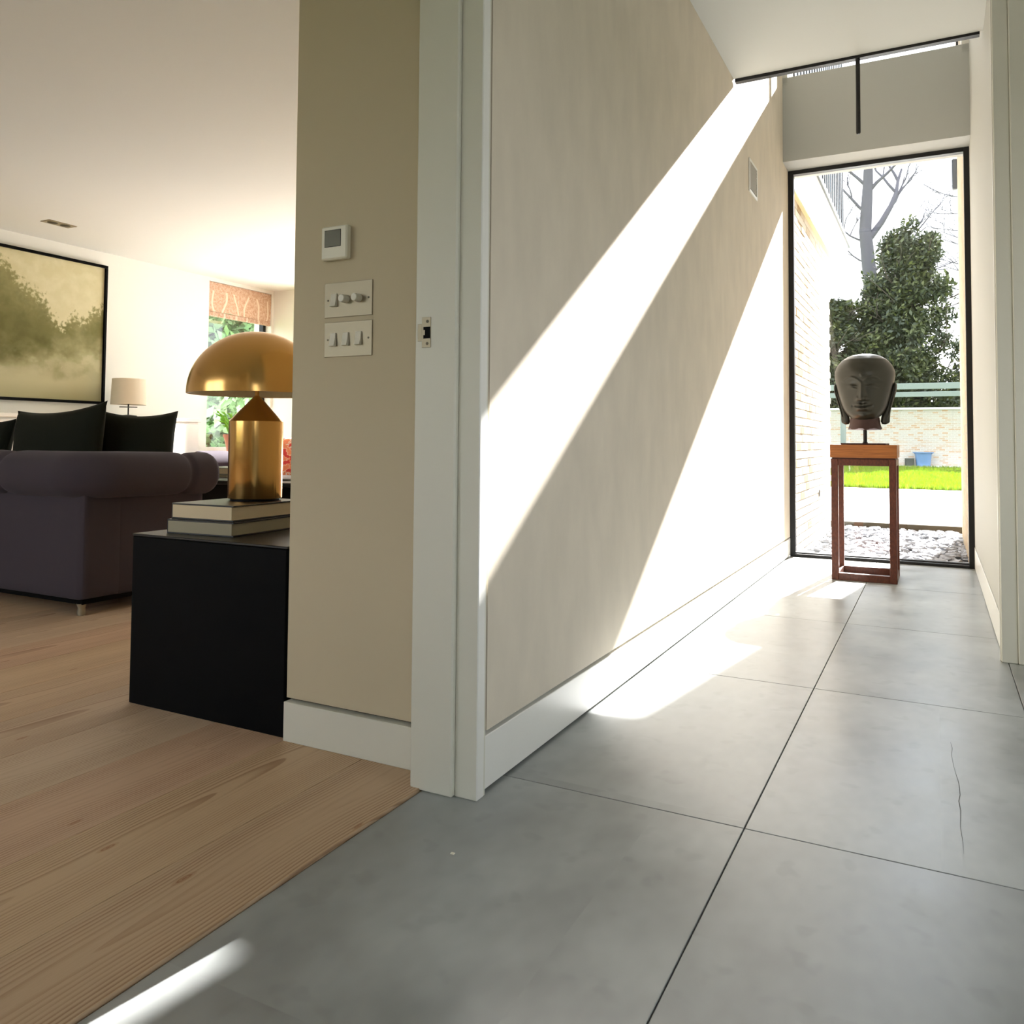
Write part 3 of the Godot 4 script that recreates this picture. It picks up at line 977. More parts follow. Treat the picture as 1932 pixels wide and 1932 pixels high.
	for j in nn:
		tri_n(nk, ring.call(1378, 312, j, jag[j]), ring.call(1378, 312, (j + 1) % nn, jag[(j + 1) % nn]), Vector3(0, top - 1400 * V, 20 * U), Vector3.DOWN)
	obj("neck", done(nk), M.bronze_red, root)
	var rd := mb()
	lathe(rd, [Vector2(0.0115, 0.008), Vector2(0.012, 0.125)], Vector3(0, 0, 0.004), 16)
	lathe(rd, [Vector2(0.018, 0.0095), Vector2(0.0125, 0.02)], Vector3(0, 0, 0.004), 16)
	obj("mount_rod", done(rd), M.black_metal, root)
	obj("base_plate", box(Vector3(-0.135, 0.0, -0.11), Vector3(0.135, 0.010, 0.12), 0.001), M.rust_iron, root)

# ------------------------------------------------------------------ cube, books, gold lamp
func make_book(w: float, d: float, h: float, cover: Material, page: Material, called_label: String, at: Vector3, turn: float, group: String) -> Node3D:
	var b := thing("book", called_label, "book", at, turn, group)
	var t := 0.005
	obj("page_block", box(Vector3(0.004, t, 0.004), Vector3(w - 0.004, h - t, -d + 0.004)), page, b)
	var st := mb()
	bx(st, Vector3(-0.001, 0, 0.003), Vector3(w + 0.003, t, -d), 0.001)
	bx(st, Vector3(-0.001, h - t, 0.003), Vector3(w + 0.003, h, -d), 0.001)
	bx(st, Vector3(-0.004, 0, 0.001), Vector3(0.0, h, -d), 0.001)
	obj("cover", done(st), cover, b)
	return b

func _cube_books_lamp() -> void:
	var c := thing("cube_table", "large matt black cube side table on the wooden floor by the switch wall", "side table", Vector3(-1.99, 0.006, -2.19))
	obj("body", box(Vector3(-0.385, 0.0, -0.33), Vector3(0.29, 0.548, 0.35), 0.003), M.black, c)
	obj("top", box(Vector3(-0.386, 0.548, -0.331), Vector3(0.291, 0.556, 0.351), 0.002), M.black_top, c)
	make_book(0.28, 0.36, 0.047, M.cover, M.page_grey, "lower thick book with grey page edges lying on the black cube", Vector3(-2.285, 0.562, -1.905), 0.07, "books under the gold lamp")
	make_book(0.268, 0.34, 0.052, M.cover, M.page, "upper thick book with cream page edges under the gold lamp", Vector3(-2.288, 0.609, -1.925), 0.045, "books under the gold lamp")
	# mushroom lamp
	var at := Vector3(-2.160, 0.661, -2.170)
	var l := thing("table_lamp", "large satin gold mushroom dome table lamp standing on two stacked books", "lamp", at)
	var b := mb()
	lathe(b, [Vector2(0.0, 0.0), Vector2(0.084, 0.0), Vector2(0.084, 0.008), Vector2(0.0, 0.008)], Vector3.ZERO, 48)
	obj("foot", done(b), M.black, l)
	b = mb()
	lathe(b, [Vector2(0.086, 0.008), Vector2(0.0925, 0.008), Vector2(0.0935, 0.010), Vector2(0.0935, 0.280), Vector2(0.091, 0.283), Vector2(0.008, 0.3725), Vector2(0.008, 0.44)], Vector3.ZERO, 96)
	obj("body", done(b), M.gold, l)
	b = mb()
	var prof := []
	var R := 0.238
	var H := 0.222
	var y0 := 0.376
	prof.append(Vector2(R - 0.003, y0 + 0.004))
	prof.append(Vector2(R - 0.003, y0))
	prof.append(Vector2(R, y0))
	for i in 28:
		var a := PI / 2 * (i + 1) / 28.0
		prof.append(Vector2(R * cos(a), y0 + 0.004 + H * sin(a)) if i < 27 else Vector2(0, y0 + 0.004 + H))
	lathe(b, prof, Vector3.ZERO, 96)
	obj("shade", done(b), M.gold, l)
	b = mb()
	var pin := []
	for i in 20:
		var a := PI / 2 * i / 19.0
		pin.append(Vector2((R - 0.004) * cos(a) if i < 19 else 0.0, y0 + 0.002 + (H - 0.004) * sin(a)))
	pin.reverse()
	lathe(b, pin, Vector3.ZERO, 64)
	obj("shade_lining", done(b), mat(c8(226, 214, 186), 0.6), l)

# ------------------------------------------------------------------ sofa
func soft_box(p: Vector3, q: Vector3, r: float, puff := 0.0) -> ArrayMesh:
	# rounded, slightly swollen block
	var c := (p + q) * 0.5
	var h := (q - p).abs() * 0.5
	var st := mb()
	st.set_smooth_group(1)
	var n := 10
	for ax in 3:
		var u := (ax + 1) % 3
		var v := (ax + 2) % 3
		for s: float in [-1, 1]:
			var nn := Vector3.ZERO
			nn[ax] = s
			var pts := []
			for i in n + 1:
				var row := []
				for j in n + 1:
					var a := sin((float(i) / n - 0.5) * PI)
					var b := sin((float(j) / n - 0.5) * PI)
					var w := Vector3.ZERO
					w[ax] = s * h[ax]; w[u] = a * h[u]; w[v] = b * h[v]
					var inner := w.clamp(-(h - Vector3.ONE * r), h - Vector3.ONE * r)
					var d := w - inner
					if d.length() > 1e-6: w = inner + d.normalized() * r
					w[ax] += s * puff * (1 - a * a) * (1 - b * b)
					row.append(c + w)
				pts.append(row)
			for i in n:
				for j in n:
					quad(st, pts[i][j], pts[i + 1][j], pts[i + 1][j + 1], pts[i][j + 1], nn)
	return done(st)

func pillow(w: float, h: float, t: float, sharp := 0.5) -> ArrayMesh:
	var st := mb()
	st.set_smooth_group(1)
	var n := 22
	for s: float in [-1, 1]:
		var pts := []
		for i in n + 1:
			var row := []
			for j in n + 1:
				var a := float(i) / n * 2 - 1
				var b := float(j) / n * 2 - 1
				var th := pow(maxf(0.0, (1 - a * a)) * maxf(0.0, (1 - b * b)), sharp)
				# edges drawn in between the corners
				var x := a * (1.0 - 0.11 * (1 - b * b)) * w * 0.5
				var y := b * (1.0 - 0.13 * (1 - a * a)) * h * 0.5
				row.append(Vector3(x, y, s * th * t * 0.5))
			pts.append(row)
		for i in n:
			for j in n:
				var us := []
				for k: Array in [[i, j], [i + 1, j], [i + 1, j + 1], [i, j + 1]]: us.append(Vector2(k[0], k[1]) / n)
				quad(st, pts[i][j], pts[i + 1][j], pts[i + 1][j + 1], pts[i][j + 1], Vector3(0, 0, s), us)
	return done(st)

# a plump roll along a path, pinched at seams (distances along it)
func roll_mesh(path: Array, r: float, seams: Array, drop := 0.0) -> ArrayMesh:
	var pts := []
	var rad := []
	var dist := 0.0
	for i in path.size():
		if i > 0: dist += (path[i] as Vector3).distance_to(path[i - 1])
		var k := 1.0
		for s: float in seams: k -= 0.13 * exp(-pow((dist - s) / 0.018, 2)) + 0.05 * exp(-pow((dist - s) / 0.06, 2))
		var e := 1.0
		pts.append(path[i] - Vector3(0, drop * (1 - k), 0))
		rad.append(r * k * e)
	# round the ends
	var a: Vector3 = pts[0]
	var b: Vector3 = pts[1]
	var c: Vector3 = pts[pts.size() - 1]
	var d: Vector3 = pts[pts.size() - 2]
	var r0: float = rad[0]
	var r1: float = rad[rad.size() - 1]
	for q: Array in [[0.02, 0.93], [0.035, 0.75], [0.042, 0.4]]:
		pts.push_front(a + (a - b).normalized() * q[0])
		rad.push_front(r0 * q[1])
		pts.append(c + (c - d).normalized() * q[0])
		rad.append(r1 * q[1])
	var st := mb()
	tube(st, pts, rad, 28)
	return done(st)

func line_path(p: Vector3, q: Vector3, step := 0.015) -> Array:
	var n := int(p.distance_to(q) / step) + 1
	var out := []
	for i in n + 1: out.append(p.lerp(q, float(i) / n))
	return out

func _sofa() -> void:
	# seen from behind: rolled back along x, right arm running away from the camera
	var s := thing("sofa", "large dark plum velvet sofa with thick rolled back and arm, seen from behind", "sofa", Vector3(-4.7, 0.006, -3.0))
	var hw := 1.01     # outer half width
	obj("back_panel", soft_box(Vector3(-hw, 0.075, 0.20), Vector3(hw, 0.68, 0.42), 0.025), M.velvet, s)
	obj("arm_panel", soft_box(Vector3(hw - 0.20, 0.076, -0.32), Vector3(hw - 0.002, 0.67, 0.25), 0.025), M.velvet, s)
	obj("arm_panel", soft_box(Vector3(-hw + 0.002, 0.076, -0.32), Vector3(-hw + 0.20, 0.67, 0.25), 0.025), M.velvet, s)
	obj("seat_base", soft_box(Vector3(-hw + 0.19, 0.076, -0.52), Vector3(hw - 0.19, 0.30, 0.22), 0.03), M.velvet, s)
	for i in 2:
		obj("seat_cushion", soft_box(Vector3(-0.815 + i * 0.815, 0.30, -0.55), Vector3(-0.005 + i * 0.815, 0.44, 0.20), 0.05, 0.015), M.velvet, s)
	var r := 0.117
	var zc := 0.395
	var xe := hw + 0.005
	var ye := 0.687
	var ra := 0.14
	var path := line_path(Vector3(-xe, ye - 0.01, -0.30), Vector3(-xe, ye, zc - ra))
	for i in range(1, 12):
		var an := PI / 2 * i / 12.0
		path.append(Vector3(-xe + ra - ra * cos(an), ye, zc - ra + ra * sin(an)))
	path.append_array(line_path(Vector3(-xe + ra, ye, zc), Vector3(xe - ra, ye, zc)))
	for i in range(1, 12):
		var an := PI / 2 * i / 12.0
		path.append(Vector3(xe - ra + ra * sin(an), ye, zc - ra + ra * cos(an)))
	path.append_array(line_path(Vector3(xe, ye, zc - ra), Vector3(xe, ye - 0.01, -0.30)))
	var L := 0.555 + PI * ra + 2 * (xe - ra)
	obj("rolled_edge", roll_mesh(path, r, [0.14, 1.05, 1.58, 2.06, L + 0.40]), M.velvet, s)
	for sx: float in [-1, 1]:
		var face := mb()
		lathe(face, [Vector2(0, 0.03), Vector2(0.05, 0.028), Vector2(0.082, 0.018), Vector2(0.095, 0.0)], Vector3.ZERO, 28)
		var f := obj("scroll_face", done(face), M.velvet, s)
		f.rotation.x = -PI / 2
		f.position = Vector3(sx * xe, ye - 0.01, -0.325)
	obj("plinth", box(Vector3(-hw + 0.02, 0.055, -0.50), Vector3(hw - 0.02, 0.080, 0.40)), M.black, s)
	for sx: float in [-1, 1]:
		for z: float in [-0.45, 0.385]:
			var lg := mb()
			lathe(lg, [Vector2(0.0, 0.0), Vector2(0.018, 0.0), Vector2(0.021, 0.018), Vector2(0.017, 0.035), Vector2(0.024, 0.058)], Vector3(sx * (hw - 0.045), 0, z), 20)
			obj("castor_foot", done(lg), M.steel, s)
	# scatter cushions, seen over the back
	var cu := [
		[0.82, 0.60, 0.22, Vector3(-4.52, 0.765, -2.975), Vector3(-0.12, 0.0, 0.06), "large dark green cushion in the middle, peaked above the sofa back"],
		[0.44, 0.58, 0.18, Vector3(-4.19, 0.755, -3.26), Vector3(-0.08, 0.85, 0.0), "dark green cushion leaning on the sofa arm, nearest the gold lamp"],
		[0.64, 0.54, 0.2, Vector3(-5.27, 0.735, -2.955), Vector3(-0.16, 0.0, -0.04), "dark green cushion beside the peaked one, showing lowest over the sofa back"],
	]
	for c: Array in cu:
		var o := tag(obj("cushion", pillow(c[0], c[1], c[2], 0.42), M.cushion), c[5], "cushion", "cushions on the plum sofa") as Node3D
		o.position = c[3]
		o.rotation = c[4]

# ------------------------------------------------------------------ other living room things
func _living_things() -> void:
	# picture
	var p := thing("framed_painting", "large misty olive landscape painting of trees in a thin black frame", "painting", Vector3(LX + 0.002, 1.765, -3.735))
	var hz := 0.875
	var hy := 0.60
	obj("frame", box(Vector3(0, hy - 0.022, -hz), Vector3(0.045, hy, hz), 0.002), M.black, p)
	obj("frame", box(Vector3(0, -hy, -hz), Vector3(0.045, -hy + 0.022, hz), 0.002), M.black, p)
	obj("frame", box(Vector3(0, -hy + 0.022, -hz), Vector3(0.045, hy - 0.022, -hz + 0.022), 0.002), M.black, p)
	obj("frame", box(Vector3(0, -hy + 0.022, hz - 0.022), Vector3(0.045, hy - 0.022, hz), 0.002), M.black, p)
	var st := mb()
	st.set_smooth_group(-1)
	var a := hz - 0.022
	var b := hy - 0.022
	quad(st, Vector3(0.025, b, a), Vector3(0.025, b, -a), Vector3(0.025, -b, -a), Vector3(0.025, -b, a), Vector3.RIGHT, [Vector2(0, 0), Vector2(1, 0), Vector2(1, 1), Vector2(0, 1)])
	obj("canvas", done(st), M.painting, p)
	obj("mount", box(Vector3(0.004, -b, -a), Vector3(0.022, b, a)), M.trim, p)
	# long white sideboard with a lamp
	var sb := thing("sideboard", "long white sideboard against the wall below the painting", "sideboard", Vector3(LX + 0.2, 0.006, -3.90))
	obj("carcass", box(Vector3(-0.19, 0.08, -1.45), Vector3(0.15, 1.02, 1.45), 0.003), M.trim, sb)
	obj("top", box(Vector3(-0.195, 1.02, -1.47), Vector3(0.17, 1.05, 1.47), 0.003), M.trim, sb)
	for i in 4:
		var dr := obj("door", box(Vector3(0.15, 0.1, -1.44 + i * 0.722), Vector3(0.168, 1.0, -0.725 + i * 0.722), 0.003), M.trim, sb)
		obj("knob", rod(Vector3(0.168, 0.6, -0.78 + i * 0.722), Vector3(0.19, 0.6, -0.78 + i * 0.722), 0.01, 12), M.steel, dr)
	obj("plinth", box(Vector3(-0.18, 0.0, -1.43), Vector3(0.13, 0.08, 1.43)), M.trim, sb)
	var l := thing("table_lamp", "table lamp with a cream drum shade and thin dark stem beside the painting", "lamp", Vector3(-6.14, 1.056, -4.68))
	var q := mb()
	lathe(q, [Vector2(0.135, 0.105), Vector2(0.142, 0.105), Vector2(0.132, 0.325), Vector2(0.127, 0.325)], Vector3.ZERO, 40)
	lathe(q, [Vector2(0.127, 0.325), Vector2(0.135, 0.105)], Vector3.ZERO, 40)
	obj("shade", done(q), M.shade, l)
	q = mb()
	lathe(q, [Vector2(0.0, 0.0), Vector2(0.07, 0.0), Vector2(0.07, 0.012), Vector2(0.006, 0.02), Vector2(0.006, 0.26)], Vector3.ZERO, 24)
	obj("stem", done(q), M.black_metal, l)
	q = mb()
	tube(q, [Vector3(-0.06, 0.085, -0.05), Vector3(0.06, 0.085, 0.05)], [0.004, 0.004], 8)
	tube(q, [Vector3(-0.05, 0.085, 0.05), Vector3(0.05, 0.085, -0.05)], [0.004, 0.004], 8)
	obj("cross_bar", done(q), M.black_metal, l)
	# roman blind
	var bl := thing("roman_blind", "half raised roman blind with a rust toile print over the window", "blind", Vector3(LX - 0.03, 2.445, -6.19))
	q = mb()
	q.set_smooth_group(1)
	var n := 24
	var us := func(z: float, y: float) -> Vector2: return Vector2((z + 0.44) / 0.88, -y / 0.34)
	var front := func(z: float, y: float) -> Vector3:
		return Vector3(0.02 + 0.012 * sin(z * 14.0 + y * 3.0) * smoothstep(0.0, -0.3, y), y + 0.006 * sin(z * 9.0) * smoothstep(-0.1, -0.3, y), z)
	for i in n:
		for j in 8:
			var z0 := -0.43 + 0.86 * i / n
			var z1 := -0.43 + 0.86 * (i + 1) / n
			var y0 := -0.30 * j / 8.0
			var y1 := -0.30 * (j + 1) / 8.0
			quad(q, front.call(z0, y0), front.call(z1, y0), front.call(z1, y1), front.call(z0, y1), Vector3.RIGHT, [us.call(z0, y0), us.call(z1, y0), us.call(z1, y1), us.call(z0, y1)])
	obj("cloth", done(q), M.blind, bl)
	q = mb()
	bx(q, Vector3(0.0, -0.345, -0.42), Vector3(0.03, -0.297, 0.425), 0.008)
	obj("hem_fold", done(q), M.blind, bl)
	obj("head_rail", box(Vector3(-0.03, -0.03, -0.43), Vector3(0.012, 0.003, 0.43), 0.002), M.trim, bl)
	# plant on the window sill
	var pl := thing("potted_plant", "bright green forked succulent in a terracotta pot on the window sill", "plant", Vector3(-6.30, 0.75, -6.01))
	q = mb()
	lathe(q, [Vector2(0.0, 0.0), Vector2(0.055, 0.0), Vector2(0.085, 0.14), Vector2(0.092, 0.14), Vector2(0.095, 0.17), Vector2(0.082, 0.17), Vector2(0.078, 0.15), Vector2(0.0, 0.15)], Vector3.ZERO, 28)
	obj("pot", done(q), M.terracotta, pl)
	var r := RandomNumberGenerator.new()
	r.seed = 5
	for i in 11:
		var an := TAU * i / 11.0 + r.randf() * 0.4
		var out := Vector3(cos(an), 0, sin(an))
		var h := r.randf_range(0.10, 0.26)
		var reach := r.randf_range(0.05, 0.16)
		q = mb()
		var tip := Vector3(0, 0.15 + h, 0) + out * reach
		tube(q, [Vector3(0, 0.14, 0) + out * 0.02, Vector3(0, 0.15 + h * 0.55, 0) + out * reach * 0.5, tip], [0.009, 0.011, 0.003], 8, Vector3.RIGHT)
		for f in 5:
			var base := (Vector3(0, 0.15 + h * 0.45, 0) + out * reach * 0.4).lerp(tip, f / 5.0)
			var dir := (out.rotated(Vector3.UP, r.randf_range(-1.4, 1.4)) + Vector3(0, r.randf_range(0.2, 0.9), 0)).normalized()
			tube(q, [base, base + dir * 0.03, base + dir * r.randf_range(0.045, 0.075)], [0.005, 0.009, 0.002], 6, Vector3.RIGHT)
		obj("stem", done(q), M.leaf, pl)
	# black trunk table with books
	var t := thing("trunk_table", "low black trunk table standing beyond the sofa arm, books on top", "table", Vector3(-4.15, 0.006, -4.35), 0.0)
	obj("body", box(Vector3(-0.78, 0.03, -0.42), Vector3(0.78, 0.565, 0.38), 0.006), M.black, t)
	obj("top", box(Vector3(-0.82, 0.565, -0.46), Vector3(0.82, 0.594, 0.42), 0.01), M.black_top, t)
	for sx: float in [-1, 1]:
		obj("foot", box(Vector3(sx * 0.76, 0.0, -0.38), Vector3(sx * 0.70, 0.03, 0.34)), M.black, t)
	make_book(0.34, 0.26, 0.022, M.cover_grey, M.page_grey, "thin grey book at the bottom of the trunk table stack", Vector3(-4.79, 0.600, -4.20), 0.0, "books on the trunk table")
	make_book(0.30, 0.24, 0.048, M.cover_grey, M.page, "thick pale book on top of the trunk table stack", Vector3(-4.74, 0.622, -4.21), 0.0, "books on the trunk table")
	make_book(0.26, 0.20, 0.012, M.cover, M.page, "flat dark magazine lying on the trunk table near its end", Vector3(-3.95, 0.600, -4.10), 0.2, "books on the trunk table")
	# armchair with a coral cushion
	var c := thing("armchair", "wide dark plum velvet armchair with rolled arms by the end wall", "armchair", Vector3(-5.32, 0.006, -5.62), 0.08)
	obj("seat_base", soft_box(Vector3(-0.48, 0.07, -0.36), Vector3(0.48, 0.46, 0.42), 0.04), M.velvet, c)
	obj("back_panel", soft_box(Vector3(-0.50, 0.10, -0.50), Vector3(0.50, 0.72, -0.34), 0.05), M.velvet, c)
	obj("back_roll", roll_mesh(line_path(Vector3(-0.52, 0.745, -0.44), Vector3(0.52, 0.745, -0.44)), 0.082, [0.35, 0.70]), M.cushion, c)
	for sx: float in [-1, 1]:
		obj("arm_panel", soft_box(Vector3(sx * 0.60, 0.07, -0.42), Vector3(sx * 0.48, 0.64, 0.40), 0.04), M.velvet, c)
		obj("arm_roll", roll_mesh(line_path(Vector3(sx * 0.55, 0.675, -0.36), Vector3(sx * 0.55, 0.675, 0.40)), 0.085, [0.4]), M.velvet, c)
		for z: float in [-0.42, 0.34]:
			obj("foot", rod(Vector3(sx * 0.50, 0.0, z), Vector3(sx * 0.50, 0.08, z), 0.02), M.black, c)
	var cc := tag(obj("cushion", pillow(0.44, 0.44, 0.15, 0.42), M.coral), "coral red and white patterned cushion propped in the armchair", "cushion") as Node3D
	cc.position = Vector3(-5.06, 0.70, -5.42)
	cc.rotation = Vector3(-0.12, 0.5, 0.0)

# ------------------------------------------------------------------ outside, near the house
func _outside_near() -> void:
	# painted brick wall on the left, under a boxed eave with a roof terrace
	var w := setting("wall_outside_left")
	var xf := -1.08
	struct("core", box(Vector3(-1.3, -0.3, -10.1), Vector3(xf - 0.008, 3.05, -6.94)), M.mortar, w)
	var bl := 0.2275
	var ch := 0.0745
	var full := []
	for v in 3:
		var d := rng.randf_range(0.0, 0.003)
		full.append(box(Vector3(-0.012, -0.0325, -0.1075), Vector3(0.0 + d, 0.0325, 0.1075), 0.005))
	var half := box(Vector3(-0.012, -0.0325, -0.050), Vector3(0.001, 0.0325, 0.050), 0.005)
	var rest := mb()
	var n := 0
	for c in 43:
		var y := -0.16 + c * ch + 0.0365
		if y > 3.01: continue
		for k in 15:
			var z := -6.94 - (k + (0.5 if c % 2 else 1.0)) * bl + bl * 0.5
			var hf := false
			if c % 2 and k == 0:
				z = -6.94 - bl * 0.25; hf = true
			elif c % 2: z = -6.94 - k * bl
			if z < -10.1 + 0.06: continue
			var at := Vector3(xf - 0.003 + rng.randf_range(-0.002, 0.002), y, z)
			var weather: int = 0
			var q := rng.randf()
			if q < 0.12: weather = 2
			elif q < 0.4: weather = 1
			var me: ArrayMesh = half if hf else full[rng.randi() % 3]
			if n < 300 and z > -8.52:
				var o := struct("brick", me, M.brick_paint[weather], w)
				o.position = at
				n += 1
			else:
				rest.append_from(me, 0, Transform3D(Basis(), at))
	var rs := struct("brick_rest", rest.commit(), M.brick_paint[0], w)
	rs.set_meta("kind", "stuff")
	# weep vent low in that wall
	var wv := thing("wall_vent", "tiny ribbed vent set low in the white brick wall outside", "vent", Vector3(xf + 0.002, 0.36, -9.0))
	for i in 3:
		obj("rib", box(Vector3(0, -0.035, -0.03 + i * 0.022), Vector3(0.006, 0.035, -0.018 + i * 0.022), 0.001), M.kerb, wv)
	# eave
	var ev := setting("roof_eave")
	struct("fascia", box(Vector3(-1.5, 3.04, -12.0), Vector3(-1.045, 3.60, -6.94), 0.004), M.render_white, ev)
	struct("soffit", box(Vector3(-1.5, 3.03, -11.99), Vector3(-1.05, 3.041, -6.94)), M.soffit, ev)
	struct("edge_trim", box(Vector3(-1.5, 3.59, -12.15), Vector3(-1.025, 3.66, -6.94), 0.004), M.zinc, ev)
	# upper storey clad in close upright fins
	var cl := setting("wall_upper_storey")
	struct("panel", box(Vector3(-1.35, 3.66, -11.75), Vector3(-1.075, 7.2, -6.6)), M.clad, cl)
	var bar := box(Vector3(-0.012, 0.0, -0.02), Vector3(0.010, 3.54, 0.02), 0.001)
	var i2 := 0
	while i2 * 0.2 < 5.1:
		struct("cladding_fin", bar, M.baluster, cl).position = Vector3(-1.075, 3.66, -6.64 - i2 * 0.2)
		i2 += 1
	# tall brick wall on the right
	struct("wall_outside_right", box(Vector3(0.24, -0.3, -10.03), Vector3(2.6, 7.2, -6.93)), M.fin)
	tag(obj("gutter_end", box(Vector3(0.19, 3.66, -10.10), Vector3(0.245, 4.0, -10.025), 0.012), M.zinc), "short grey gutter piece at the corner of the tall brick wall outside", "gutter")
	# slate chips between window and kerb
	var g := setting("gravel_bed")
	struct("ground", box(Vector3(-1.1, -0.35, -10.65), Vector3(0.3, -0.15, -6.72)), M.soil, g)
	var chips := []
	for v in 4:
		var st := mb()
		st.set_smooth_group(-1)
		var m := 7
		var up := []
		var lo := []
		for j in m:
			var a := TAU * j / m + rng.randf_range(-0.25, 0.25)
			var r := rng.randf_range(0.65, 1.05)
			var p := Vector3(cos(a) * 0.05 * r, 0.008 + rng.randf_range(-0.003, 0.003), sin(a) * 0.034 * r)
			up.append(p * Vector3(0.88, 1, 0.88))
			lo.append(p * Vector3(1.0, -1, 1.0))
		for j in m:
			var j1 := (j + 1) % m
			tri_n(st, Vector3(0, 0.011, 0), up[j], up[j1], Vector3.UP)
			tri_n(st, Vector3(0, -0.009, 0), lo[j], lo[j1], Vector3.DOWN)
			quad(st, up[j], up[j1], lo[j1], lo[j], (up[j] as Vector3) * Vector3(1, 0, 1))
		chips.append(done(st))
	var more := mb()
	var total := 1500
	for i in total:
		var z := lerpf(-6.76, -10.56, float(i) / total) + rng.randf_range(-0.02, 0.02)
		var at := Vector3(rng.randf_range(-1.07, 0.24), -0.145 + rng.randf_range(0.0, 0.03), z)
		var s := rng.randf_range(0.7, 1.35)
		var tf := Transform3D(Basis.from_euler(Vector3(rng.randf_range(-0.35, 0.35), rng.randf() * TAU, rng.randf_range(-0.35, 0.35))).scaled(Vector3(s, s, s)), at)
		if i < 300:
			var o := struct("slate_chip", chips[rng.randi() % 4], M.chip[rng.randi() % 3], g)
			o.transform = tf
		else:
			more.append_from(chips[rng.randi() % 4], 0, tf)
	var ms := struct("slate_chip_rest", more.commit(), M.chip[0], g)
	ms.set_meta("kind", "stuff")

# ------------------------------------------------------------------ garden
func leaf_cluster(count: int, size: float, spread: float, seed_: int) -> ArrayMesh:
	var st := mb()
	st.set_smooth_group(-1)
	var r := RandomNumberGenerator.new()
	r.seed = seed_
	for i in count:
		var c := Vector3(r.randf_range(-1, 1), r.randf_range(-1, 1), r.randf_range(-1, 1)) * spread
		var d := Vector3(r.randf_range(-1, 1), r.randf_range(-0.6, 1), r.randf_range(-1, 1)).normalized()
		var s := d.cross(Vector3(r.randf_range(-1, 1), 1, r.randf_range(-1, 1))).normalized()
		var L := size * r.randf_range(0.7, 1.3)
		tri(st, c, c + d * L * 0.5 + s * L * 0.22, c + d * L)
		tri(st, c, c + d * L, c + d * L * 0.5 - s * L * 0.22)
	return done(st)

func branch(st: SurfaceTool, r: RandomNumberGenerator, p: Vector3, d: Vector3, len_: float, rad: float, depth: int, droop := 0.0) -> void:
	var pts := [p]
	var rs := [rad]
	var dir := d.normalized()
	var n := 5
	for i in n:
		dir = (dir + Vector3(r.randf_range(-0.22, 0.22), r.randf_range(-0.12, 0.2) - droop, r.randf_range(-0.22, 0.22))).normalized()
		pts.append((pts[i] as Vector3) + dir * len_ / n)
		rs.append(maxf(0.012, rad * (1.0 - 0.7 * (i + 1) / n)))
	tube(st, pts, rs, 6 if rad > 0.03 else 4, Vector3(0.3, 0.2, 1), false)
	if depth <= 0: return
	for k in 3:
		var at: Vector3 = pts[2 + k] if 2 + k < pts.size() else pts[n]
		var nd := (dir + Vector3(r.randf_range(-0.9, 0.9), r.randf_range(-0.1, 0.7), r.randf_range(-0.5, 0.5))).normalized()
		branch(st, r, at, nd, len_ * r.randf_range(0.45, 0.7), rad * 0.5, depth - 1, droop)

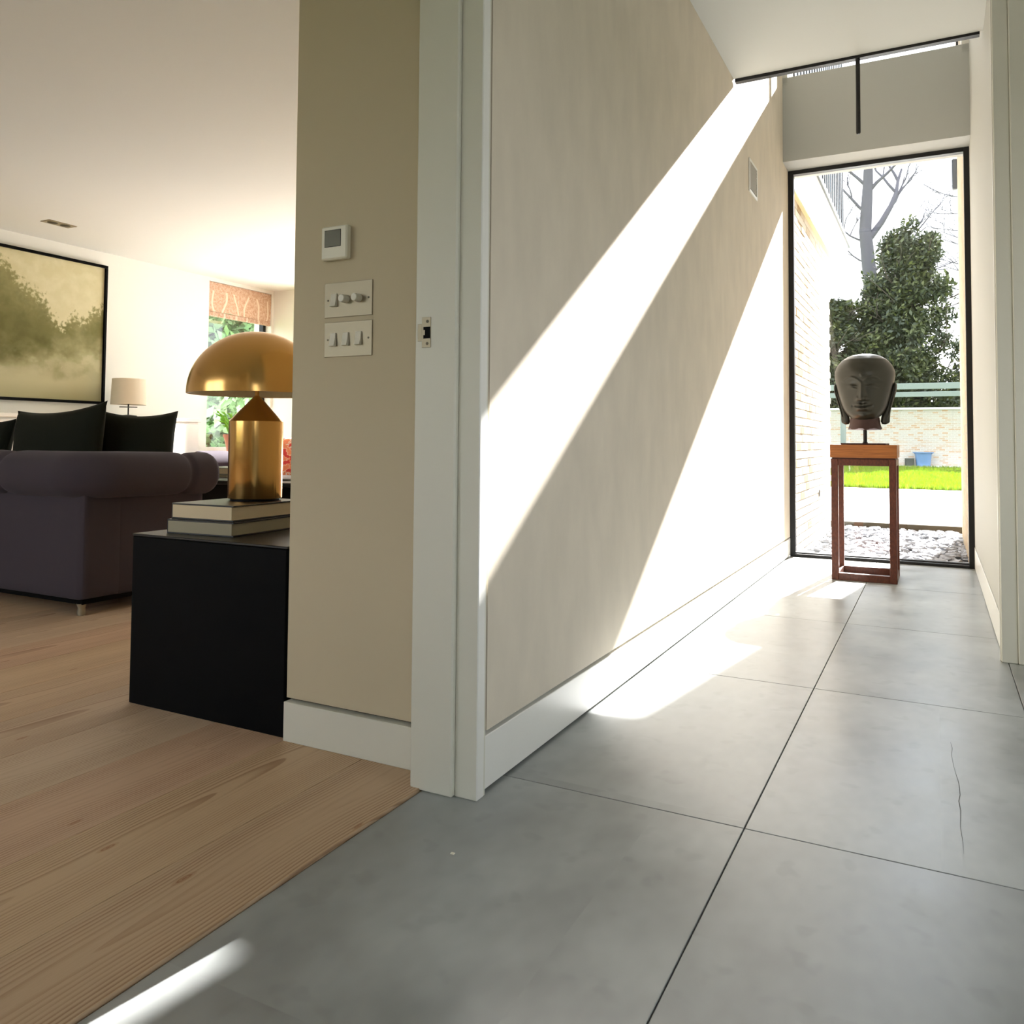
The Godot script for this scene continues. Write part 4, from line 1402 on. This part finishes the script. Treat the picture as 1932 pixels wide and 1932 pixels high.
func _garden() -> void:
	# ground
	struct("garden_kerb", box(Vector3(-3.5, -0.3, -10.72), Vector3(2.6, -0.062, -10.6), 0.004), M.kerb)
	struct("paving", box(Vector3(-12.0, -0.3, -19.0), Vector3(8.0, -0.075, -10.72)), M.paving)
	struct("terrace_ground", box(Vector3(-14.0, -0.25, -10.72), Vector3(-1.3, -0.12, -6.9)), M.paving)
	struct("lawn", box(Vector3(-60.0, -0.3, -37.2), Vector3(40.0, -0.08, -19.0)), M.lawn)
	struct("side_lawn", box(Vector3(-40.0, -0.3, -19.0), Vector3(-6.66, -0.13, 12.0)), M.lawn)
	struct("street_ground", box(Vector3(-6.66, -0.4, 1.36), Vector3(12.0, -0.15, 14.0)), M.asphalt)
	struct("garden_ground", box(Vector3(-60.0, -0.3, -70.0), Vector3(40.0, -0.1, -37.2)), M.lawn)
	# grass: tufts over the strip in view
	var tuft := mb()
	tuft.set_smooth_group(-1)
	var r := RandomNumberGenerator.new()
	r.seed = 77
	for i in 6:
		var a := r.randf() * TAU
		var o := Vector3(r.randf_range(-0.03, 0.03), 0, r.randf_range(-0.03, 0.03))
		var lean := Vector3(cos(a), 0, sin(a)) * r.randf_range(0.01, 0.04)
		var s := Vector3(-sin(a), 0, cos(a)) * 0.006
		tri(tuft, o - s, o + s, o + lean + Vector3(0, r.randf_range(0.04, 0.085), 0))
	var xs := []
	var cs := []
	for i in 15000:
		var z := -19.05 - pow(r.randf(), 1.3) * 17.6
		var x := r.randf_range(-0.115, 0.055) * -z + r.randf_range(-0.6, 0.6)
		var s := r.randf_range(0.8, 1.6)
		xs.append(Transform3D(Basis(Vector3.UP, r.randf() * TAU).scaled(Vector3(s, s, s)), Vector3(x, -0.08, z)))
		var k := r.randf()
		cs.append(Color(0.12 + 0.14 * k, 0.20 + 0.09 * k, 0.012 + 0.016 * k))
	var gn := Node3D.new()
	gn.name = "grass"
	add_child(gn)
	gn.set_meta("kind", "stuff")
	gn.set_meta("label", "bright yellow green lawn grass growing between paving and garden wall")
	gn.set_meta("category", "grass")
	multi("grass_blades", done(tuft), M.grass, xs, gn, cs)
	# garden wall with a pale coping
	var gw := setting("wall_garden")
	struct("brickwork", box(Vector3(-30.0, -0.3, -37.5), Vector3(20.0, 2.27, -37.2)), M.garden_brick, gw)
	struct("coping", box(Vector3(-30.0, 2.27, -37.55), Vector3(20.0, 2.35, -37.14), 0.01), M.render_white, gw)
	struct("plinth", box(Vector3(-30.0, -0.3, -37.2), Vector3(20.0, -0.03, -36.4), 0.01), M.paving, gw)
	# tub and trough
	var tb := mb()
	lathe(tb, [Vector2(0.0, 0.0), Vector2(0.25, 0.0), Vector2(0.31, 0.53), Vector2(0.345, 0.53), Vector2(0.345, 0.57), Vector2(0.30, 0.57), Vector2(0.25, 0.1), Vector2(0.0, 0.08)], Vector3.ZERO, 32)
	var tub := thing("garden_tub", "round light blue plastic tub standing by the far garden wall", "tub", Vector3(-0.455, -0.03, -36.8))
	obj("bucket", done(tb), M.tub, tub)
	for sx: float in [-1, 1]:
		var hd := mb()
		tube(hd, [Vector3(sx * 0.30, 0.50, -0.08), Vector3(sx * 0.37, 0.56, -0.05), Vector3(sx * 0.37, 0.56, 0.05), Vector3(sx * 0.30, 0.50, 0.08)], [0.018, 0.018, 0.018, 0.018], 8)
		obj("handle", done(hd), M.tub, tub)
	var tr := thing("garden_trough", "small square dark planter box beside the blue tub", "planter", Vector3(-0.955, -0.03, -36.8))
	var q := mb()
	for e: Array in [[-0.17, -0.15, -0.16, 0.16], [0.15, 0.17, -0.16, 0.16], [-0.15, 0.15, -0.16, -0.14], [-0.15, 0.15, 0.14, 0.16]]:
		bx(q, Vector3(e[0], 0.0, e[2]), Vector3(e[1], 0.31, e[3]), 0.004)
	obj("sides", done(q), M.trough, tr)
	obj("soil", box(Vector3(-0.15, 0.0, -0.14), Vector3(0.15, 0.27, 0.14)), M.soil, tr)
	# pale two-rail frame
	var fr := thing("timber_trellis", "pale grey timber trellis of two level rails on posts before the trees", "trellis", Vector3(-3.35, -0.08, -35.8))
	obj("post", box(Vector3(-0.1, 0.0, -0.1), Vector3(0.1, 3.38, 0.1), 0.01), M.frame_rail, fr)
	obj("post", box(Vector3(6.9, 0.0, -0.1), Vector3(7.1, 3.38, 0.1), 0.01), M.frame_rail, fr)
	obj("rail", box(Vector3(-0.6, 3.10, -0.06), Vector3(7.3, 3.34, 0.06), 0.01), M.frame_rail, fr)
	obj("rail", box(Vector3(-0.6, 2.80, -0.06), Vector3(7.3, 3.0, 0.06), 0.01), M.frame_rail, fr)
	# bare tree behind the evergreens
	var bt := thing("bare_tree", "tall leafless tree with a pale grey trunk rising behind the evergreens", "tree", Vector3(-3.0, -0.02, -46.0))
	r.seed = 12
	var tk := mb()
	tube(tk, [Vector3(0.25, 0, 0), Vector3(0.15, 5, 0), Vector3(0.1, 9, 0), Vector3(-0.15, 12, 0), Vector3(0.0, 14.5, 0), Vector3(0.1, 18, 0)], [0.5, 0.40, 0.36, 0.31, 0.25, 0.16], 14, Vector3(0, 0, 1))
	obj("trunk", done(tk), M.bark, bt)
	var limbs := [[Vector3(0.05, 11.6, 0), Vector3(0.5, 1.0, 0), 5.2, 0.16], [Vector3(0.1, 9.7, 0), Vector3(0.9, 0.7, 0.1), 3.4, 0.07], [Vector3(-0.1, 11.4, 0), Vector3(-0.9, 0.5, 0), 2.2, 0.06],
		[Vector3(-0.05, 12.9, 0), Vector3(-0.7, 0.9, 0.1), 2.8, 0.09], [Vector3(0.1, 9.2, 0), Vector3(1.0, 0.15, 0), 3.6, 0.06], [Vector3(-0.1, 10.3, 0), Vector3(-1, 0.4, 0), 2.0, 0.05], [Vector3(0.0, 14.0, 0), Vector3(0.8, 0.8, 0), 3.2, 0.09], [Vector3(-0.1, 14.4, 0), Vector3(-0.6, 0.8, 0), 3.0, 0.09]]
	for L: Array in limbs:
		var bs := mb()
		branch(bs, r, L[0], L[1], L[2], L[3] * 1.15, 3)
		obj("branch", done(bs), M.bark, bt)
	# second, thinner bare tree at the side of the tall brick wall
	var b2 := thing("bare_tree", "thin leafless tree with fine twigs beyond the evergreens by the brick wall", "tree", Vector3(2.9, -0.1, -50.0))
	r.seed = 31
	tk = mb()
	tube(tk, [Vector3(0, 0, 0), Vector3(0.1, 5, 0), Vector3(-0.1, 10, 0), Vector3(0.0, 16, 0)], [0.18, 0.14, 0.11, 0.03], 8, Vector3(0, 0, 1))
	obj("trunk", done(tk), M.bark, b2)
	for i in 9:
		var bs := mb()
		branch(bs, r, Vector3(0, 8.0 + i * 0.75, 0), Vector3(-1.0, 0.45 - 0.05 * i, r.randf_range(-0.3, 0.3)), 3.2, 0.05, 2)
		obj("branch", done(bs), M.bark, b2)
	# evergreens
	_evergreen("tall irregular dark evergreen tree beyond the garden wall, behind the sculpture", Vector3(-1.0, -0.1, -42.0), 3.3, 11.2, 4.4, 2.4, 101, 4000)
	_evergreen("dense lower evergreen tree beyond the garden wall, next to the white eave", Vector3(-4.2, -0.1, -40.6), 2.7, 8.0, 3.4, 1.6, 102, 3500)
	_evergreen("open ragged evergreen tree beyond the garden wall, beside the tall brick wall", Vector3(2.9, -0.1, -43.5), 2.5, 9.6, 3.8, 2.2, 103, 1500)
	# hedge outside the living room window
	_evergreen("sunlit pale green shrub outside the living room window", Vector3(-11.2, -0.13, -10.2), 2.4, 4.6, 1.4, 0.2, 104, 2600, 1)

func _evergreen(label: String, at: Vector3, rx: float, top: float, mid: float, low: float, seed_: int, count: int, tone := 0) -> void:
	var t := thing("evergreen_tree", label, "tree", at)
	var r := RandomNumberGenerator.new()
	r.seed = seed_
	var n := noise(seed_, 0.35, 3)
	var st := mb()
	tube(st, [Vector3.ZERO, Vector3(0.1, top * 0.4, 0), Vector3(0, top * 0.75, 0), Vector3(0.05, top * 0.95, 0)], [0.22, 0.16, 0.09, 0.02], 8, Vector3(0, 0, 1))
	obj("trunk", done(st), M.bark_dark, t)
	var bs := mb()
	for i in 26:
		var y := lerpf(low + 0.4, top * 0.9, i / 26.0)
		var a := r.randf() * TAU
		branch(bs, r, Vector3(0, y, 0), Vector3(cos(a), 0.25, sin(a)), rx * 0.9 * sqrt(clampf((top - y) / (top - mid), 0.1, 1.0)), 0.045, 1)
	obj("branches", done(bs), M.bark_dark, t)
	var xs := []
	var cs := []
	var tries := 0
	while xs.size() < count and tries < count * 14:
		tries += 1
		var y := lerpf(low, top, pow(r.randf(), 1.15))
		var k := (top - y) / (top - mid) if y > mid else 0.7 + 0.3 * (y - low) / maxf(mid - low, 0.1)
		var R := rx * pow(clampf(k, 0.0, 1.0), 0.6)
		var a := r.randf() * TAU
		var d := sqrt(r.randf()) * R
		var p := Vector3(cos(a) * d, y, sin(a) * d * 0.75)
		R *= 0.78 + 0.55 * n.get_noise_3d(cos(a) * 3.0, y * 1.6, sin(a) * 3.0)
		if d > R or n.get_noise_3d(p.x * 2.3, p.y * 2.3, p.z * 0.9) < 0.03: continue
		if tone == 0 and p.x + at.x > -0.6 and n.get_noise_3d(p.x * 4.0 + 50.0, p.y * 4.0, 3.0) < 0.0: continue
		var s := r.randf_range(0.75, 1.35)
		xs.append(Transform3D(Basis.from_euler(Vector3(r.randf() * TAU, r.randf() * TAU, 0)).scaled(Vector3(s, s, s)), p))
		var g := r.randf()
		if tone == 0: cs.append(Color(0.018 + 0.065 * g * g, 0.028 + 0.068 * g * g, 0.009 + 0.014 * g))
		else: cs.append(Color(0.16 + 0.15 * g, 0.30 + 0.15 * g, 0.12 + 0.12 * g))
	multi("foliage", leaf_cluster(15, 0.20, 0.26, seed_), M.foliage, xs, t, cs)
